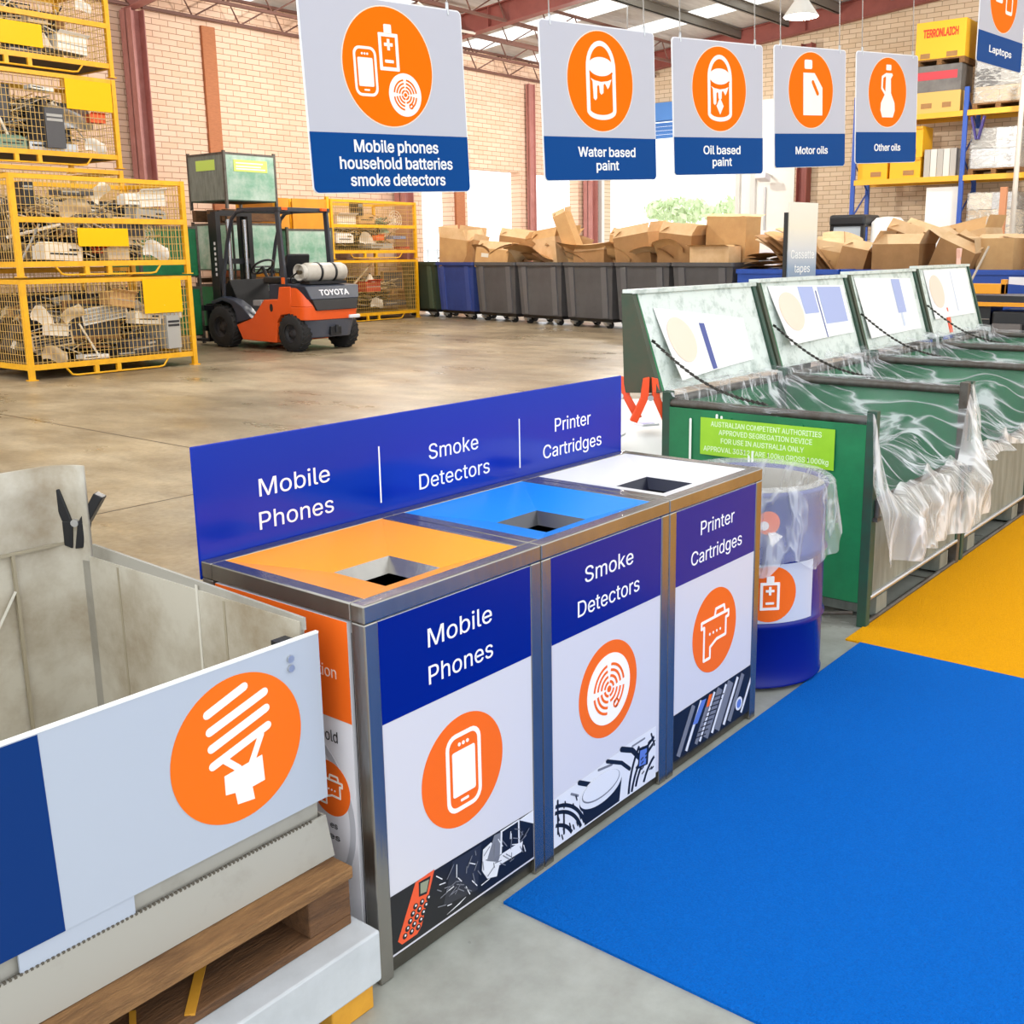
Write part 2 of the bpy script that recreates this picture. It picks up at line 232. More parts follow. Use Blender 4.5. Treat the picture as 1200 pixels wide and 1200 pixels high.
'73,444 63,448 54,455 47,463 43,472 41,483 43,494 47,504 54,512 63,518 73,522 84,524 95,522 105,518 114,512 121,504 125,494 126,483 125,472 121,463 114,455 105,448 95,444|k381:110,1'
'37 110,212 121,212 284,379 360,379 184,199 177,199;53,0 53,509 114,509 114,0;294,0 148,186 191,229 372,0|l189:139,-2 112,0 91,8 74,20 62,37 55,59 53,84 53,509 114,509 114,99 114,83'
' 117,71 120,62 126,57 135,53 146,52 160,53 170,54 181,3 162,-1|m610:53,0 53,379 112,379 112,295 108,295 114,314 122,331 132,346 144,358 158,368 172,376 187,382 203,385 219,386 245,'
'383 268,375 287,361 303,342 314,320 321,295 312,295 318,312 326,329 337,343 350,356 364,366 381,375 398,381 417,385 437,386 458,385 478,380 497,372 514,361 529,346 541,328 550,307 '
'555,283 557,255 557,0 496,0 496,254 493,279 485,298 473,313 456,323 438,329 419,330 402,329 387,326 374,320 363,312 353,302 345,290 340,277 336,263 335,247 335,0 274,0 274,260 272,'
'280 265,297 253,311 238,322 220,328 199,330 185,329 171,326 158,320 145,312 135,302 126,289 119,274 115,257 114,238 114,0|n410:114,227 114,0 53,0 53,379 112,379 112,287 102,287 116'
',319 132,344 152,362 175,374 200,382 227,384 252,383 275,377 295,369 313,356 328,340 341,321 350,298 355,271 357,240 357,0 296,0 296,235 293,263 286,286 273,304 256,318 235,326 210'
',329 192,328 176,324 161,317 147,308 136,297 126,283 119,266 115,248|o415:207,-8 174,-5 144,3 117,16 93,35 72,58 56,85 44,116 37,150 34,187 37,225 44,260 56,291 72,318 93,341 117,3'
'60 144,374 174,382 207,384 241,382 271,374 299,360 323,341 343,318 359,291 371,260 379,225 381,187 379,150 371,116 359,85 343,58 323,35 299,16 271,3 241,-5;207,46 231,49 252,55 270'
',66 285,80 298,97 307,117 314,139 318,163 319,187 318,212 314,236 307,258 298,278 285,296 270,310 252,321 231,328 207,330 184,328 163,321 145,310 130,296 118,278 108,258 102,236 98'
',212 96,187 98,163 102,139 108,117 118,97 130,80 145,66 163,55 184,49|p424:53,-143 53,379 112,379 112,319 118,319 137,346 171,373 188,379 207,383 229,384 259,382 287,374 313,361 33'
'5,342 354,320 370,293 381,261 388,227 390,189 388,151 381,116 370,84 355,57 336,34 313,16 288,3 260,-6 229,-8 208,-7 189,-3 173,4 138,31 118,59 114,59 114,-143;220,47 242,49 262,55'
' 279,66 294,80 306,97 316,117 323,139 327,163 328,189 327,215 323,239 316,261 307,281 295,298 280,311 262,322 243,328 220,330 198,328 178,322 161,312 147,299 134,282 125,263 118,24'
'1 114,216 113,189 114,162 118,138 125,115 135,95 147,78 162,65 179,55 198,49|r259:53,0 53,379 112,379 112,321 115,321 124,339 137,354 152,367 171,377 191,383 213,385 229,384 243,38'
'4 243,322 230,324 207,326 190,324 174,321 159,315 146,306 135,296 126,284 119,269 115,254 114,237 114,0|s365:182,-8 157,-7 133,-3 112,3 93,12 76,24 62,38 50,54 41,73 36,94 94,107 1'
'01,87 111,72 124,60 141,52 160,47 181,45 206,47 227,53 244,62 258,74 265,88 268,103 266,115 262,126 254,136 243,144 229,150 212,155 149,170 118,180 92,192 72,208 58,227 50,249 47,2'
'74 49,295 55,314 65,332 79,347 95,360 115,370 137,378 161,383 187,384 212,383 234,379 254,372 271,363 286,352 299,339 309,324 318,308 324,290 268,277 262,291 254,304 243,316 228,32'
'5 210,331 187,333 166,331 147,326 131,317 119,305 111,292 109,277 110,264 115,253 124,243 136,235 152,229 172,223 229,209 261,200 287,187 306,171 320,153 328,131 331,107 329,85 323'
',65 312,47 298,31 281,18 260,6 236,-2 210,-7|t227:204,379 204,327 6,327 6,379;65,471 126,471 126,98 127,83 130,70 136,61 144,55 156,51 170,50 185,51 202,54 213,2 192,-3 168,-4 138,'
'-1 113,7 92,21 77,41 68,64 65,93|u410:182,-5 158,-3 135,2 115,11 97,23 82,39 69,59 60,82 54,109 53,139 53,379 114,379 114,144 116,117 124,94 137,75 154,61 175,53 200,50 218,51 234,'
'55 249,62 263,71 274,83 283,97 290,113 295,132 296,153 296,379 357,379 357,0 298,0 298,92 307,92 294,60 277,35 257,17 234,5 209,-3')
GLYPH = {}
for _g in GL.split('|'):
    _h, _b = _g.split(':'); GLYPH[_h[0]] = (int(_h[1:])/1000, [[tuple(int(c)/1000 for c in p.split(',')) for p in lp.split(' ')] for lp in _b.split(';')])
# ------------------------------------------------------------------ mesh builder
class MB:
    def __init__(s): s.v = []; s.f = []; s.mi = []; s.sm = []; s.M = Matrix(); s.m = 0; s.mats = []
    def use(s, m):
        if m not in s.mats: s.mats.append(m)
        s.m = s.mats.index(m); return s
    def add(s, vs, fs, smooth=False):
        b = len(s.v)
        s.v += [tuple(s.M @ Vector(v)) for v in vs]
        for f in fs: s.f.append([i+b for i in f]); s.mi.append(s.m); s.sm.append(smooth)
        return s
    def box(s, x0, x1, y0, y1, z0, z1):
        return s.hexa([(x0, y0, z0), (x1, y0, z0), (x1, y1, z0), (x0, y1, z0), (x0, y0, z1), (x1, y0, z1), (x1, y1, z1), (x0, y1, z1)])
    def hexa(s, p): return s.add(p, [(0, 3, 2, 1), (4, 5, 6, 7), (0, 1, 5, 4), (1, 2, 6, 5), (2, 3, 7, 6), (3, 0, 4, 7)])
    def cbox(s, c, d, e=(0, 0, 0)):
        old = s.M; s.M = old @ Matrix.Translation(c) @ Euler(e).to_matrix().to_4x4()
        s.box(-d[0]/2, d[0]/2, -d[1]/2, d[1]/2, -d[2]/2, d[2]/2); s.M = old; return s
    def bar(s, p, q, w, h=None, up=(0, 0, 1)):
        p = Vector(p); q = Vector(q); d = (q-p).normalized(); up = Vector(up)
        if abs(d.dot(up)) > .98: up = Vector((0, 1, 0))
        a = d.cross(up).normalized(); b = a.cross(d); h = h or w; a = a*w/2; b = b*h/2
        return s.hexa([p-a-b, p+a-b, q+a-b, q-a-b, p-a+b, p+a+b, q+a+b, q-a+b])
    def tube(s, pts, r, n=8, closed=False):
        pts = [Vector(p) for p in pts]; vs = []; fs = []; k = len(pts); prev = None
        for i, p in enumerate(pts):
            if closed: d = pts[(i+1) % k]-pts[i-1]
            else: d = pts[min(i+1, k-1)]-pts[max(i-1, 0)]
            d.normalize()
            if prev is None: a = d.orthogonal().normalized()
            else:
                a = prev-d*prev.dot(d)
                a = a.normalized() if a.length > 1e-6 else d.orthogonal().normalized()
            prev = a; b = d.cross(a); rr = r[i] if isinstance(r, (list, tuple)) else r
            vs += [p+(a*math.cos(2*PI*j/n)+b*math.sin(2*PI*j/n))*rr for j in range(n)]
        for i in range(k if closed else k-1):
            for j in range(n):
                i2 = (i+1) % k
                fs.append((i*n+j, i*n+(j+1) % n, i2*n+(j+1) % n, i2*n+j))
        s.add(vs, fs, True)
        if not closed: s.add(vs[:n][::-1], [tuple(range(n))]); s.add(vs[-n:], [tuple(range(n))])
        return s
    def cyl(s, p, q, r, n=20): return s.tube([p, q], r, n)
    def lathe(s, prof, n=32, smooth=True):
        vs = []; fs = []
        for (r, z) in prof: vs += [(r*math.cos(2*PI*j/n), r*math.sin(2*PI*j/n), z) for j in range(n)]
        for i in range(len(prof)-1):
            for j in range(n): fs.append((i*n+j, i*n+(j+1) % n, (i+1)*n+(j+1) % n, (i+1)*n+j))
        return s.add(vs, fs, smooth)
    def prism(s, pts, z0, z1):
        n = len(pts); vs = [(x, y, z0) for x, y in pts]+[(x, y, z1) for x, y in pts]
        ar = sum(pts[i][0]*pts[(i+1) % n][1]-pts[(i+1) % n][0]*pts[i][1] for i in range(n))
        fs = [tuple(range(n))[::-1], tuple(range(n, 2*n))]+[(i, (i+1) % n, n+(i+1) % n, n+i) for i in range(n)]
        if ar < 0: fs = [f[::-1] for f in fs]
        return s.add(vs, fs)
    def ring(s, po, pi, z0, z1):
        n = len(po); vs = [(x, y, z) for z in (z0, z1) for P in (po, pi) for x, y in P]; fs = []
        for i in range(n):
            j = (i+1) % n
            fs += [(2*n+i, 2*n+j, 3*n+j, 3*n+i), (i, n+i, n+j, j), (i, j, 2*n+j, 2*n+i), (n+i, 3*n+i, 3*n+j, n+j)]
        return s.add(vs, fs)
    def stroke(s, pts, w, z0, z1, closed=False, cap=True):
        k = len(pts); seg = range(k if closed else k-1)
        for i in seg:
            zt = z1-(z1-z0)*.10*(i % 2)-(z1-z0)*.05*(i == k-1)
            x0, y0 = pts[i]; x1, y1 = pts[(i+1) % k]; d = math.hypot(x1-x0, y1-y0)
            if d < 1e-9: continue
            nx, ny = -(y1-y0)/d*w/2, (x1-x0)/d*w/2
            s.prism([(x0-nx, y0-ny), (x1-nx, y1-ny), (x1+nx, y1+ny), (x0+nx, y0+ny)], z0, zt)
        if cap or k > 2:
            rng = range(k) if (cap or closed) else range(1, k-1)
            for i in rng: s.prism(circ(pts[i][0], pts[i][1], w/2*.995, 12), z0, z1-(z1-z0)*(.2+.06*(i % 2)))
        return s
    def grid(s, fn, nu, nv, smooth=True):
        vs = [fn(i/nu, j/nv) for j in range(nv+1) for i in range(nu+1)]
        fs = [(j*(nu+1)+i, j*(nu+1)+i+1, (j+1)*(nu+1)+i+1, (j+1)*(nu+1)+i) for j in range(nv) for i in range(nu)]
        return s.add(vs, fs, smooth)
    def text(s, body, x, y, w=None, h=.05, z0=0, z1=.001, align='CENTER', bold=0):
        """letters of cap height h, baseline at y, squeezed to the width w"""
        LY = {}; px = 0
        for ch in body:
            if ch == ' ': px += .15; continue
            adv, loops = GLYPH[ch]
            ar = [sum(l[i-1][0]*l[i][1]-l[i][0]*l[i-1][1] for i in range(len(l))) for l in loops]
            sg = max(ar, key=abs); outs = [[l] for l, q in zip(loops, ar) if q*sg > 0]
            for l, q in zip(loops, ar):
                if q*sg <= 0:
                    for g in outs:
                        if min(p[0] for p in g[0]) <= min(p[0] for p in l) and max(p[0] for p in g[0]) >= max(p[0] for p in l): g.append(l); break
            for i, g in enumerate(outs): LY.setdefault(i, []).extend([[(gx+px, gy) for gx, gy in l] for l in g])
            px += adv
        P = []; F = []
        for i, lps in LY.items():
            cu = bpy.data.curves.new('t', 'CURVE'); cu.dimensions = '2D'; cu.fill_mode = 'BOTH'; cu.extrude = .5; cu.offset = bold
            for lp in lps:
                sp = cu.splines.new('POLY'); sp.points.add(len(lp)-1); sp.use_cyclic_u = True
                for q, (gx, gy) in zip(sp.points, lp): q.co = (gx, gy, 0, 1)
            ob = bpy.data.objects.new('t', cu); COL.objects.link(ob)
            me = bpy.data.meshes.new_from_object(ob.evaluated_get(bpy.context.evaluated_depsgraph_get()))
            bpy.data.objects.remove(ob, do_unlink=True); bpy.data.curves.remove(cu)
            n0 = len(P); P += [(v.co.x, v.co.y, 0 if v.co.z < 0 else 1-.13*i) for v in me.vertices]
            F += [tuple(j+n0 for j in q.vertices) for q in me.polygons]; bpy.data.meshes.remove(me)
        if not P: return s
        x0 = min(p[0] for p in P); x1 = max(p[0] for p in P); sy = h/.509; sx = (w/(x1-x0)) if w else sy
        ox = x-(x1-x0)*sx/2 if align == 'CENTER' else x
        return s.add([(ox+(p[0]-x0)*sx, y+p[1]*sy, z0+p[2]*(z1-z0)) for p in P], F)
    def build(s, name, parent=None, bevel=0, seg=2, loc=None):
        me = bpy.data.meshes.new(name); me.from_pydata(s.v, [], s.f)
        for m in s.mats: me.materials.append(m)
        me.polygons.foreach_set('material_index', s.mi); me.polygons.foreach_set('use_smooth', s.sm); me.update()
        ob = bpy.data.objects.new(name, me); COL.objects.link(ob)
        if parent: ob.parent = parent
        if loc: ob.location = loc
        if bevel:
            b = ob.modifiers.new('bevel', 'BEVEL'); b.width = bevel; b.segments = seg; b.limit_method = 'ANGLE'; b.angle_limit = R(40)
        return ob
def mb(m, M=None):
    b = MB(); b.use(m)
    if M: b.M = M
    return b
def circ(x, y, r, n=48, ry=None, a0=0): return [(x+r*math.cos(a0+2*PI*i/n), y+(ry or r)*math.sin(a0+2*PI*i/n)) for i in range(n)]
def rrect(x, y, w, h, r, n=5):
    o = []
    for cx, cy, a in ((x+w/2-r, y+h/2-r, 0), (x-w/2+r, y+h/2-r, 90), (x-w/2+r, y-h/2+r, 180), (x+w/2-r, y-h/2+r, 270)):
        o += [(cx+r*math.cos(R(a+90*i/n)), cy+r*math.sin(R(a+90*i/n))) for i in range(n+1)]
    return o
def arc(x, y, r, a0, a1, n=10, ry=None): return [(x+r*math.cos(R(a0+(a1-a0)*i/n)), y+(ry or r)*math.sin(R(a0+(a1-a0)*i/n))) for i in range(n+1)]
def frame(o, u, v):
    u = Vector(u).normalized(); v = Vector(v).normalized(); w = u.cross(v)
    m = Matrix((u, v, w)).transposed().to_4x4(); m.translation = Vector(o); return m
def front(x, y, z): return frame((x, y, z), (1, 0, 0), (0, 0, 1))         # faces -Y
def side(x, y, z): return frame((x, y, z), (0, -1, 0), (0, 0, 1))         # faces -X
def thing(name, label, cat, loc=(0, 0, 0), rz=0, group=None, rot=None):
    o = bpy.data.objects.new(name, None); COL.objects.link(o); o.location = loc; o.rotation_euler = rot or (0, 0, rz); o.empty_display_size = .1
    return tag(o, label, cat, group)
def tag(o, label, cat, group=None, kind=None):
    o['label'] = label; o['category'] = cat
    if group: o['group'] = group
    if kind: o['kind'] = kind
    return o
def struct(o, label=None):
    o['kind'] = 'structure'
    if label: o['label'] = label; o['category'] = o.name.split('_')[0].split('.')[0]
    return o
def kids(o): return [c for c in bpy.data.objects if c.parent == o]
def dup(root, loc, rz, label, group=None):
    r = root.copy(); COL.objects.link(r); r.location = loc; r.rotation_euler = (0, 0, rz); r['label'] = label
    if group: r['group'] = group
    def rec(a, b):
        for ch in kids(a):
            c = ch.copy(); COL.objects.link(c); c.parent = b; rec(ch, c)
    rec(root, r)
    return r
rnd = random.Random(7)
# ------------------------------------------------------------------ the setting
XB, YL = 23.4, 16.5                                     # back wall, left wall
def rz_(y): return 5.42+(YL-y)*.095                      # underside of the rafters
b = mb(CONC); b.box(-7, 60, -9, 50, -.2, 0); struct(b.build('floor'), 'stained brown concrete warehouse floor with dark slab joints')
b = mb(BLUEMAT); b.box(.332, 2.222, -.62, -.013, 0, .006); b.box(.30, 2.215, -3.2, -.62, 0, .006)
tag(b.build('floor_mat'), 'rough bright blue floor covering along the front of the three bins', 'mat')
b = mb(YELMAT); b.box(2.216, 11, -.60, .04, 0, .0062); b.box(2.216, 11, -3.2, -.60, 0, .0062)
tag(b.build('floor_mat'), 'rough yellow floor covering in front of the green skips', 'mat')
b = mb(mat('yard_paving', '#d8d5cf', .9, c2='#c9c5bd', scale=2)); b.box(-40, 95, YL+.35, 90, -.19, -.004) ; b.box(XB+.35, 95, -40, YL+.35, -.19, -.004)
for i in range(len(b.v)): b.v[i] = (b.v[i][0], b.v[i][1], .004 if b.v[i][2] > -.1 else b.v[i][2])
struct(b.build('floor_outside'), 'sunlit pale paving of the yard outside the openings')
# left wall with three bright openings
WOPEN = [(16.75, 17.72, 3.3), (18.28, 20.25, 3.3), (20.80, 22.70, 3.3)]
b = mb(BRL); x = -6
for x0, x1, zt in WOPEN:
    b.box(x, x0, YL, YL+.3, 0, 5.95); b.box(x0, x1, YL, YL+.3, zt, 5.95); x = x1
b.box(x, XB+.3, YL, YL+.3, 0, 5.95)
struct(b.build('wall_left'), 'cream brick wall behind the forklift, with three bright openings')
b = mb(mat('pier_recess_brick', '#b9774f', .8, c2='#9c6040', scale=12, stretch=(1, 1, 8)))
for x, w in ((11.35, .28), (17.98, .3)): b.box(x-w/2, x+w/2, YL-.06, YL, 0, 5.42)  # the nearer strip stands for a recess, its shading put into the brown
struct(b.build('trim_1'), 'brown brick pier and a strip toned as a shaded recess on the left wall')
# back wall, gabled, with the roller door
b = mb(BRR); dy0, dy1, dz = 12.05, 16.13, 5.0
def top(y): return rz_(y)+.64
def slab(y0, y1, z0, t0, t1): b.hexa([(XB, y0, z0), (XB+.3, y0, z0), (XB+.3, y1, z0), (XB, y1, z0), (XB, y0, t0), (XB+.3, y0, t0), (XB+.3, y1, t1), (XB, y1, t1)])
slab(-9, dy0, 0, top(-9), top(dy0)); slab(dy0, dy1, dz, top(dy0), top(dy1)); slab(dy1, YL, 0, top(dy1), top(YL))
struct(b.build('wall_back'), 'tan brick end wall with the roller door opening')
b = mb(mat('shutter_blue', '#4f86cf', .5)); b.box(XB-.25, XB+.1, dy0-.05, dy1+.05, 4.62, 5.05)
for i in range(4): b.box(XB+.1, XB+.14, dy0, dy1, 4.60-.1*i-.09, 4.60-.1*i)
struct(b.build('door_1'), 'blue roller shutter wound up above the bright doorway')
b = mb(mat('whitewash', '#efece6', .8)); b.box(XB-.03, XB, 10.5, dy0-.02, 0, 4.9)  # near-white brick: the doorway glare is put into the wall colour
struct(b.build('trim_2'), 'white brick beside the roller door, with the doorway glare in its colour')
b = mb(mat('frame_pale', '#d6d4d0', .5)); b.box(XB-.12, XB-.031, dy0-.12, dy0, 0, 4.6); b.box(XB-.12, XB-.031, dy0-.55, dy0-.42, 0, 4.6); b.box(XB-.12, XB, dy1, dy1+.12, 0, 4.6)
struct(b.build('trim_3'), 'pale steel guides of the roller door')
# fence and trees outside
t = thing('yard_fence', 'faint pale fence outside the left openings', 'fence', (20, 27, 0))
f = mb(mat('fence_grey', '#b5b8ba', .6))
for i in range(40): f.box(-10+i*.5, -9.96+i*.5, -.02, .02, 0, 1.5)
f.build('picket_panel', t); f = mb(MATS['fence_grey'])
for z in (.4, 1.4): f.box(-10, 10, -.03, .03, z, z+.05)
f.build('rail', t)
LEAF = mat('leaf', '#d3dfbd', .8, c2='#b6cb93', scale=3)  # leaf and bark paled: the overexposed yard light is put into the colour
def tree(x, y, h, r, label, sd):
    q = random.Random(sd); t = thing('tree', label, 'tree', (x, y, 0), 0)
    c = mb(LEAF)
    for i in range(420):
        a = q.uniform(0, 6.283); e = q.uniform(-1, 1); rr = r*q.uniform(.35, 1)**.5
        p = Vector((rr*math.cos(a)*math.sqrt(1-e*e), rr*math.sin(a)*math.sqrt(1-e*e)*1.3, h+rr*e*.4)); s = q.uniform(.12, .3)
        m = Euler((q.uniform(0, 3), q.uniform(0, 3), q.uniform(0, 6))).to_matrix()
        c.add([p+m @ Vector(v)*s for v in ((-1, -.5, 0), (0, -.6, .15), (1, 0, 0), (0, .6, .15))], [(0, 1, 2, 3)])
    c.build('foliage', t); k = mb(mat('bark', '#d6cdc2', .9)); k.tube([(0, 0, 0), (.05, 0, h*.5), (0, .05, h)], [.18, .13, .06], 8); k.build('trunk', t)
tree(46, 27.6, 3.3, 1.5, 'pale tree beyond the roller door, leftmost of three', 1)
tree(50, 25.6, 3.5, 1.7, 'pale tree beyond the roller door, middle of three', 2)
tree(46, 20.4, 3.4, 1.6, 'pale tree beyond the roller door, rightmost of three', 3)
# columns, rafters, purlins, roof
b = mb(REDL)
for x, dp in ((9.72, .34), (15.95, .34), (20.55, .12), (22.95, .3)):
    w = .13 if dp > .2 else .11
    for dx in (-w, w-.015): b.box(x+dx, x+dx+.015, YL-.08-dp, YL-.08, 0, 5.42)
    b.box(x-w, x+w, YL-.09-dp/2, YL-.07-dp/2, 0, 5.42)
struct(b.build('trim_4'), 'pink painted steel columns along the left wall')
b = mb(RED)
for x, y in ((XB-.16, 10.2),):
    for dy in (-.13, .115): b.box(x-.13, x+.13, y+dy, y+dy+.015, 0, rz_(y))
    b.box(x-.008, x+.008, y-.13, y+.13, 0, rz_(y))
struct(b.build('trim_5'), 'dark red steel column on the end wall')
YE = -5.5
for x, m in ((3.4, RED), (9.72, REDL), (15.95, RED), (23.1, RED)):
    b = mb(m); e = .22 if x > 23 else 0; z0 = rz_(YL-.1)+e; z1 = rz_(YE)+e
    b.bar((x, YL-.1, z0+.21), (x, YE, z1+.21), .012, .40, (0, 0, 1))
    for dz_ in (.012, .41): b.bar((x, YL-.1, z0+dz_), (x, YE, z1+dz_), .2, .02, (0, 0, 1))
    for y in (13.6, 10.2, 7, 4): b.box(x-.1, x+.1, y-.006, y+.006, rz_(y)+.02+e, rz_(y)+.40+e)
    struct(b.build('ceiling_rafter'), 'red steel rafter under the roof')
b = mb(mat('truss_brown', '#6b463b', .6))
for y in (16.15, 15.2, 14.2, 13.1):
    zb = rz_(y)+.02; zt = zb+.42
    for x0, x1 in ((3.5, 9.6), (9.85, 15.8), (16.05, 22.9)):
        b.bar((x0, y, zb), (x1, y, zb), .07, .05); b.bar((x0, y, zt), (x1, y, zt), .07, .05)
        n = 6; L = (x1-x0)/n
        for i in range(n): b.tube([(x0+i*L, y, zb), (x0+i*L+L*.75, y, zt), (x0+(i+1)*L, y, zb)], .016, 6)
struct(b.build('ceiling_truss'), 'open web steel joists along the top of the left wall')
b = mb(PURL); y = 11.9
while y > YE:
    zb = rz_(y)+.44; b.box(3, XB-.01, y-.012, y+.012, zb, zb+.2); b.box(3, XB-.01, y-.012, y+.07, zb, zb+.015); b.box(3, XB-.01, y-.07, y+.012, zb+.185, zb+.2); y -= 1.25
struct(b.build('ceiling_purlin'), 'grey purlins under the roof sheets')
b = mb(ROOF)
def roofstrip(x0, x1, m):
    b.use(m); ya, yb = YL+.6, YE; za, zb = rz_(ya)+.66, rz_(yb)+.66
    b.hexa([(x0, yb, zb), (x1, yb, zb), (x1, ya, za), (x0, ya, za), (x0, yb, zb+.04), (x1, yb, zb+.04), (x1, ya, za+.04), (x0, ya, za+.04)])
SKY = [(5.2, 6.1), (8.0, 8.9), (11.6, 12.5), (14.2, 15.1), (18.2, 19.1), (20.6, 21.5)]
x = 3.0
for x0, x1 in SKY: roofstrip(x, x0, ROOF); x = x1
roofstrip(x, XB+.6, ROOF); struct(b.build('ceiling'), 'silver foil lined roof with daylight strips')
SKYM = bpy.data.materials.new('skylight'); SKYM.use_nodes = True; _n = SKYM.node_tree; _n.nodes.remove(_n.nodes['Principled BSDF'])
_t = _n.nodes.new('ShaderNodeBsdfTranslucent'); _t.inputs[0].default_value = (.9, .9, .88, 1); _n.links.new(_t.outputs[0], _n.nodes['Material Output'].inputs[0])
b = mb(SKYM)
for x0, x1 in SKY: roofstrip(x0, x1, SKYM)
struct(b.build('window_1'), 'translucent daylight strips in the roof')
b = mb(mat('brace_pale', '#d9d2c8', .5)); b.tube([(15.9, 14.0, rz_(14)), (15.2, 14.0, rz_(14)-.02), (14.5, 14.2, rz_(14.2)+.4)], .03)
b.bar((14.2, 16.1, 5.5), (13.2, 15.2, 6.4), .05); b.bar((17, 16.1, 5.5), (15.95, 14.9, 5.62), .05)
struct(b.build('trim_6'), 'pale steel braces under the roof')
def high_bay(x, y, z, label, zr):
    t = thing('high_bay_lamp', label, 'lamp', (x, y, z), 0, 'high bay lamps under the roof')
    k = mb(mat('lamp_shade', '#e8e6e0', .4)); k.lathe([(.05, .34), (.09, .32), (.12, .22), (.26, .02), (.27, 0), (.25, 0), (.11, .2), (0, .21)], 28); k.build('shade', t)
    k = mb(mat('lamp_glow', '#fff1d8', .4, emit=6)); k.lathe([(0, .03), (.09, .05), (.10, .12), (.05, .18), (0, .19)], 16); k.build('bulb', t)
    k = mb(ZINC); k.tube([(0, 0, .3), (0, 0, zr-z)], .012, 6); k.build('stem', t)
    l = bpy.data.lights.new('lamp_light', 'POINT'); l.energy = 430; l.color = (1, .95, .88); l.shadow_soft_size = .2
    o = bpy.data.objects.new('lamp_light', l); COL.objects.link(o); o.parent = t; o.location = (0, 0, -.12)
high_bay(15.0, 6.45, 4.84, 'white high bay lamp under the roof above the motor oils sign', rz_(6.45)+.657)
high_bay(12.0, 12.4, 4.9, 'added unseen high bay lamp in front of the brick wall, outside the left rafter', rz_(12.4)+.657)  # this lamp and the next three are unseen, added to brighten the hall
high_bay(19.0, 12.4, 4.9, 'added unseen high bay lamp near the roller door corner', rz_(12.4)+.657)
high_bay(6.5, 7.2, 5.3, 'added unseen high bay lamp over the open floor', rz_(7.2)+.657)
high_bay(19.5, 3.4, 5.6, 'added unseen high bay lamp over the racking side', rz_(3.4)+.657)
# small fittings on the end wall
t = thing('wall_lamp', 'white lamp on an arm high on the glare-white wall', 'lamp', (XB-.05, 11.1, 2.95))
k = mb(ZINC); k.bar((0, 0, .15), (-.4, 0, .2), .04); k.build('arm', t); k = mb(WHITE); k.cbox((-.45, 0, .1), (.3, .28, .14), (0, .3, 0)); k.build('lamp_head', t, .02)
t = thing('switch_box', 'white switch box with conduit on the glare-white wall', 'box', (XB-.04, 11.25, 1.55))
k = mb(WHITE); k.box(-.06, 0, -.28, .28, 0, .26); k.build('cover', t, .01); k = mb(ZINC); k.cyl((-.03, 0, .26), (-.03, 0, 1.3), .025, 8); k.build('conduit', t)
t = thing('wall_sign', 'white notice board on the glare-white wall above the card pile', 'sign', (XB-.05, 11.1, .8))
k = mb(WHITE); k.box(-.02, 0, -.9, .6, 0, .55); k.build('board', t); k = mb(mat('notice_ink', '#9aa4b4', .6))
for i in range(3): k.box(-.024, -.02, -.8, .45, .12+i*.13, .17+i*.13)
k.build('lettering', t)
t = thing('wall_sign', 'small red and white round sign on the brick right of the column', 'sign', (XB-.02, 9.2, 1.45))
k = mb(mat('sign_red', '#c8565a', .5)); k.box(-.02, 0, -.27, .27, 0, .6); k.build('board', t)
k = mb(WHITE, frame((-.021, 0, .32), (0, -1, 0), (0, 0, 1))); k.prism(circ(0, 0, .2), 0, .004); k.build('disc', t)
# ------------------------------------------------------------------ three-bin recycling station
def icon_phone(k, s, z):
    k.ring(rrect(0, 0, .86*s, 1.42*s, .24*s), rrect(0, 0, .70*s, 1.26*s, .17*s), 0, z)
    k.prism(rrect(0, -.02*s, .56*s, .82*s, .04*s), 0, z)
    for i in (-1, 0, 1): k.prism(circ(i*.1*s, .5*s, .035*s, 10), 0, z)
    k.prism(rrect(0, -.53*s, .2*s, .05*s, .02*s), 0, z)
def icon_smoke(kw, ko, s, z):
    kw.prism(circ(0, 0, .74*s, 64), 0, z)
    for r in (.15, .27, .39, .51):
        for a in (8, 98, 188, 278):
            if r > .35 and a == 278: ko.stroke(arc(0, 0, r*s, a+18, a+74, 8), .055*s, z, z*1.8, cap=False); continue
            ko.stroke(arc(0, 0, r*s, a, a+74, 8), .055*s, z, z*1.8, cap=False)
    ko.prism(circ(0, 0, .07*s, 12), z, z*1.8)
    ko.ring(circ(.24*s, -.38*s, .1*s, 20), circ(.24*s, -.38*s, .06*s, 20), z, z*1.8)
def icon_cart(k, s, z):
    k.stroke([(-.62*s, .32*s), (-.62*s, .18*s), (-.5*s, .18*s), (-.5*s, -.62*s), (-.22*s, -.62*s), (-.22*s, -.36*s), (.08*s, -.24*s), (.5*s, -.24*s), (.5*s, .18*s), (.62*s, .18*s), (.62*s, .32*s)], .07*s, 0, z, closed=True)
    k.stroke([(-.02*s, .36*s), (.02*s, .5*s), (.4*s, .5*s), (.44*s, .36*s)], .07*s, 0, z)
    for i in range(4): k.prism(circ((-.24+.16*i)*s, -.04*s, .035*s, 10), 0, z)
def icon_battery(k, s, z, m=1):
    k.ring(rrect(0, -.08*s, .78*s, 1.12*s, .03*s), rrect(0, -.08*s, .56*s, .90*s, .01*s), 0, z)
    k.prism(rrect(0, .60*s, .3*s, .28*s, .04*s), 0, z)
    k.prism(rrect(0, .14*s, .34*s, .1*s, .01*s), 0, z); k.prism(rrect(0, .14*s, .1*s, .34*s, .01*s), 0, z)
    k.prism(rrect(0, -.36*s, .34*s, .09*s, .02*s), 0, z)
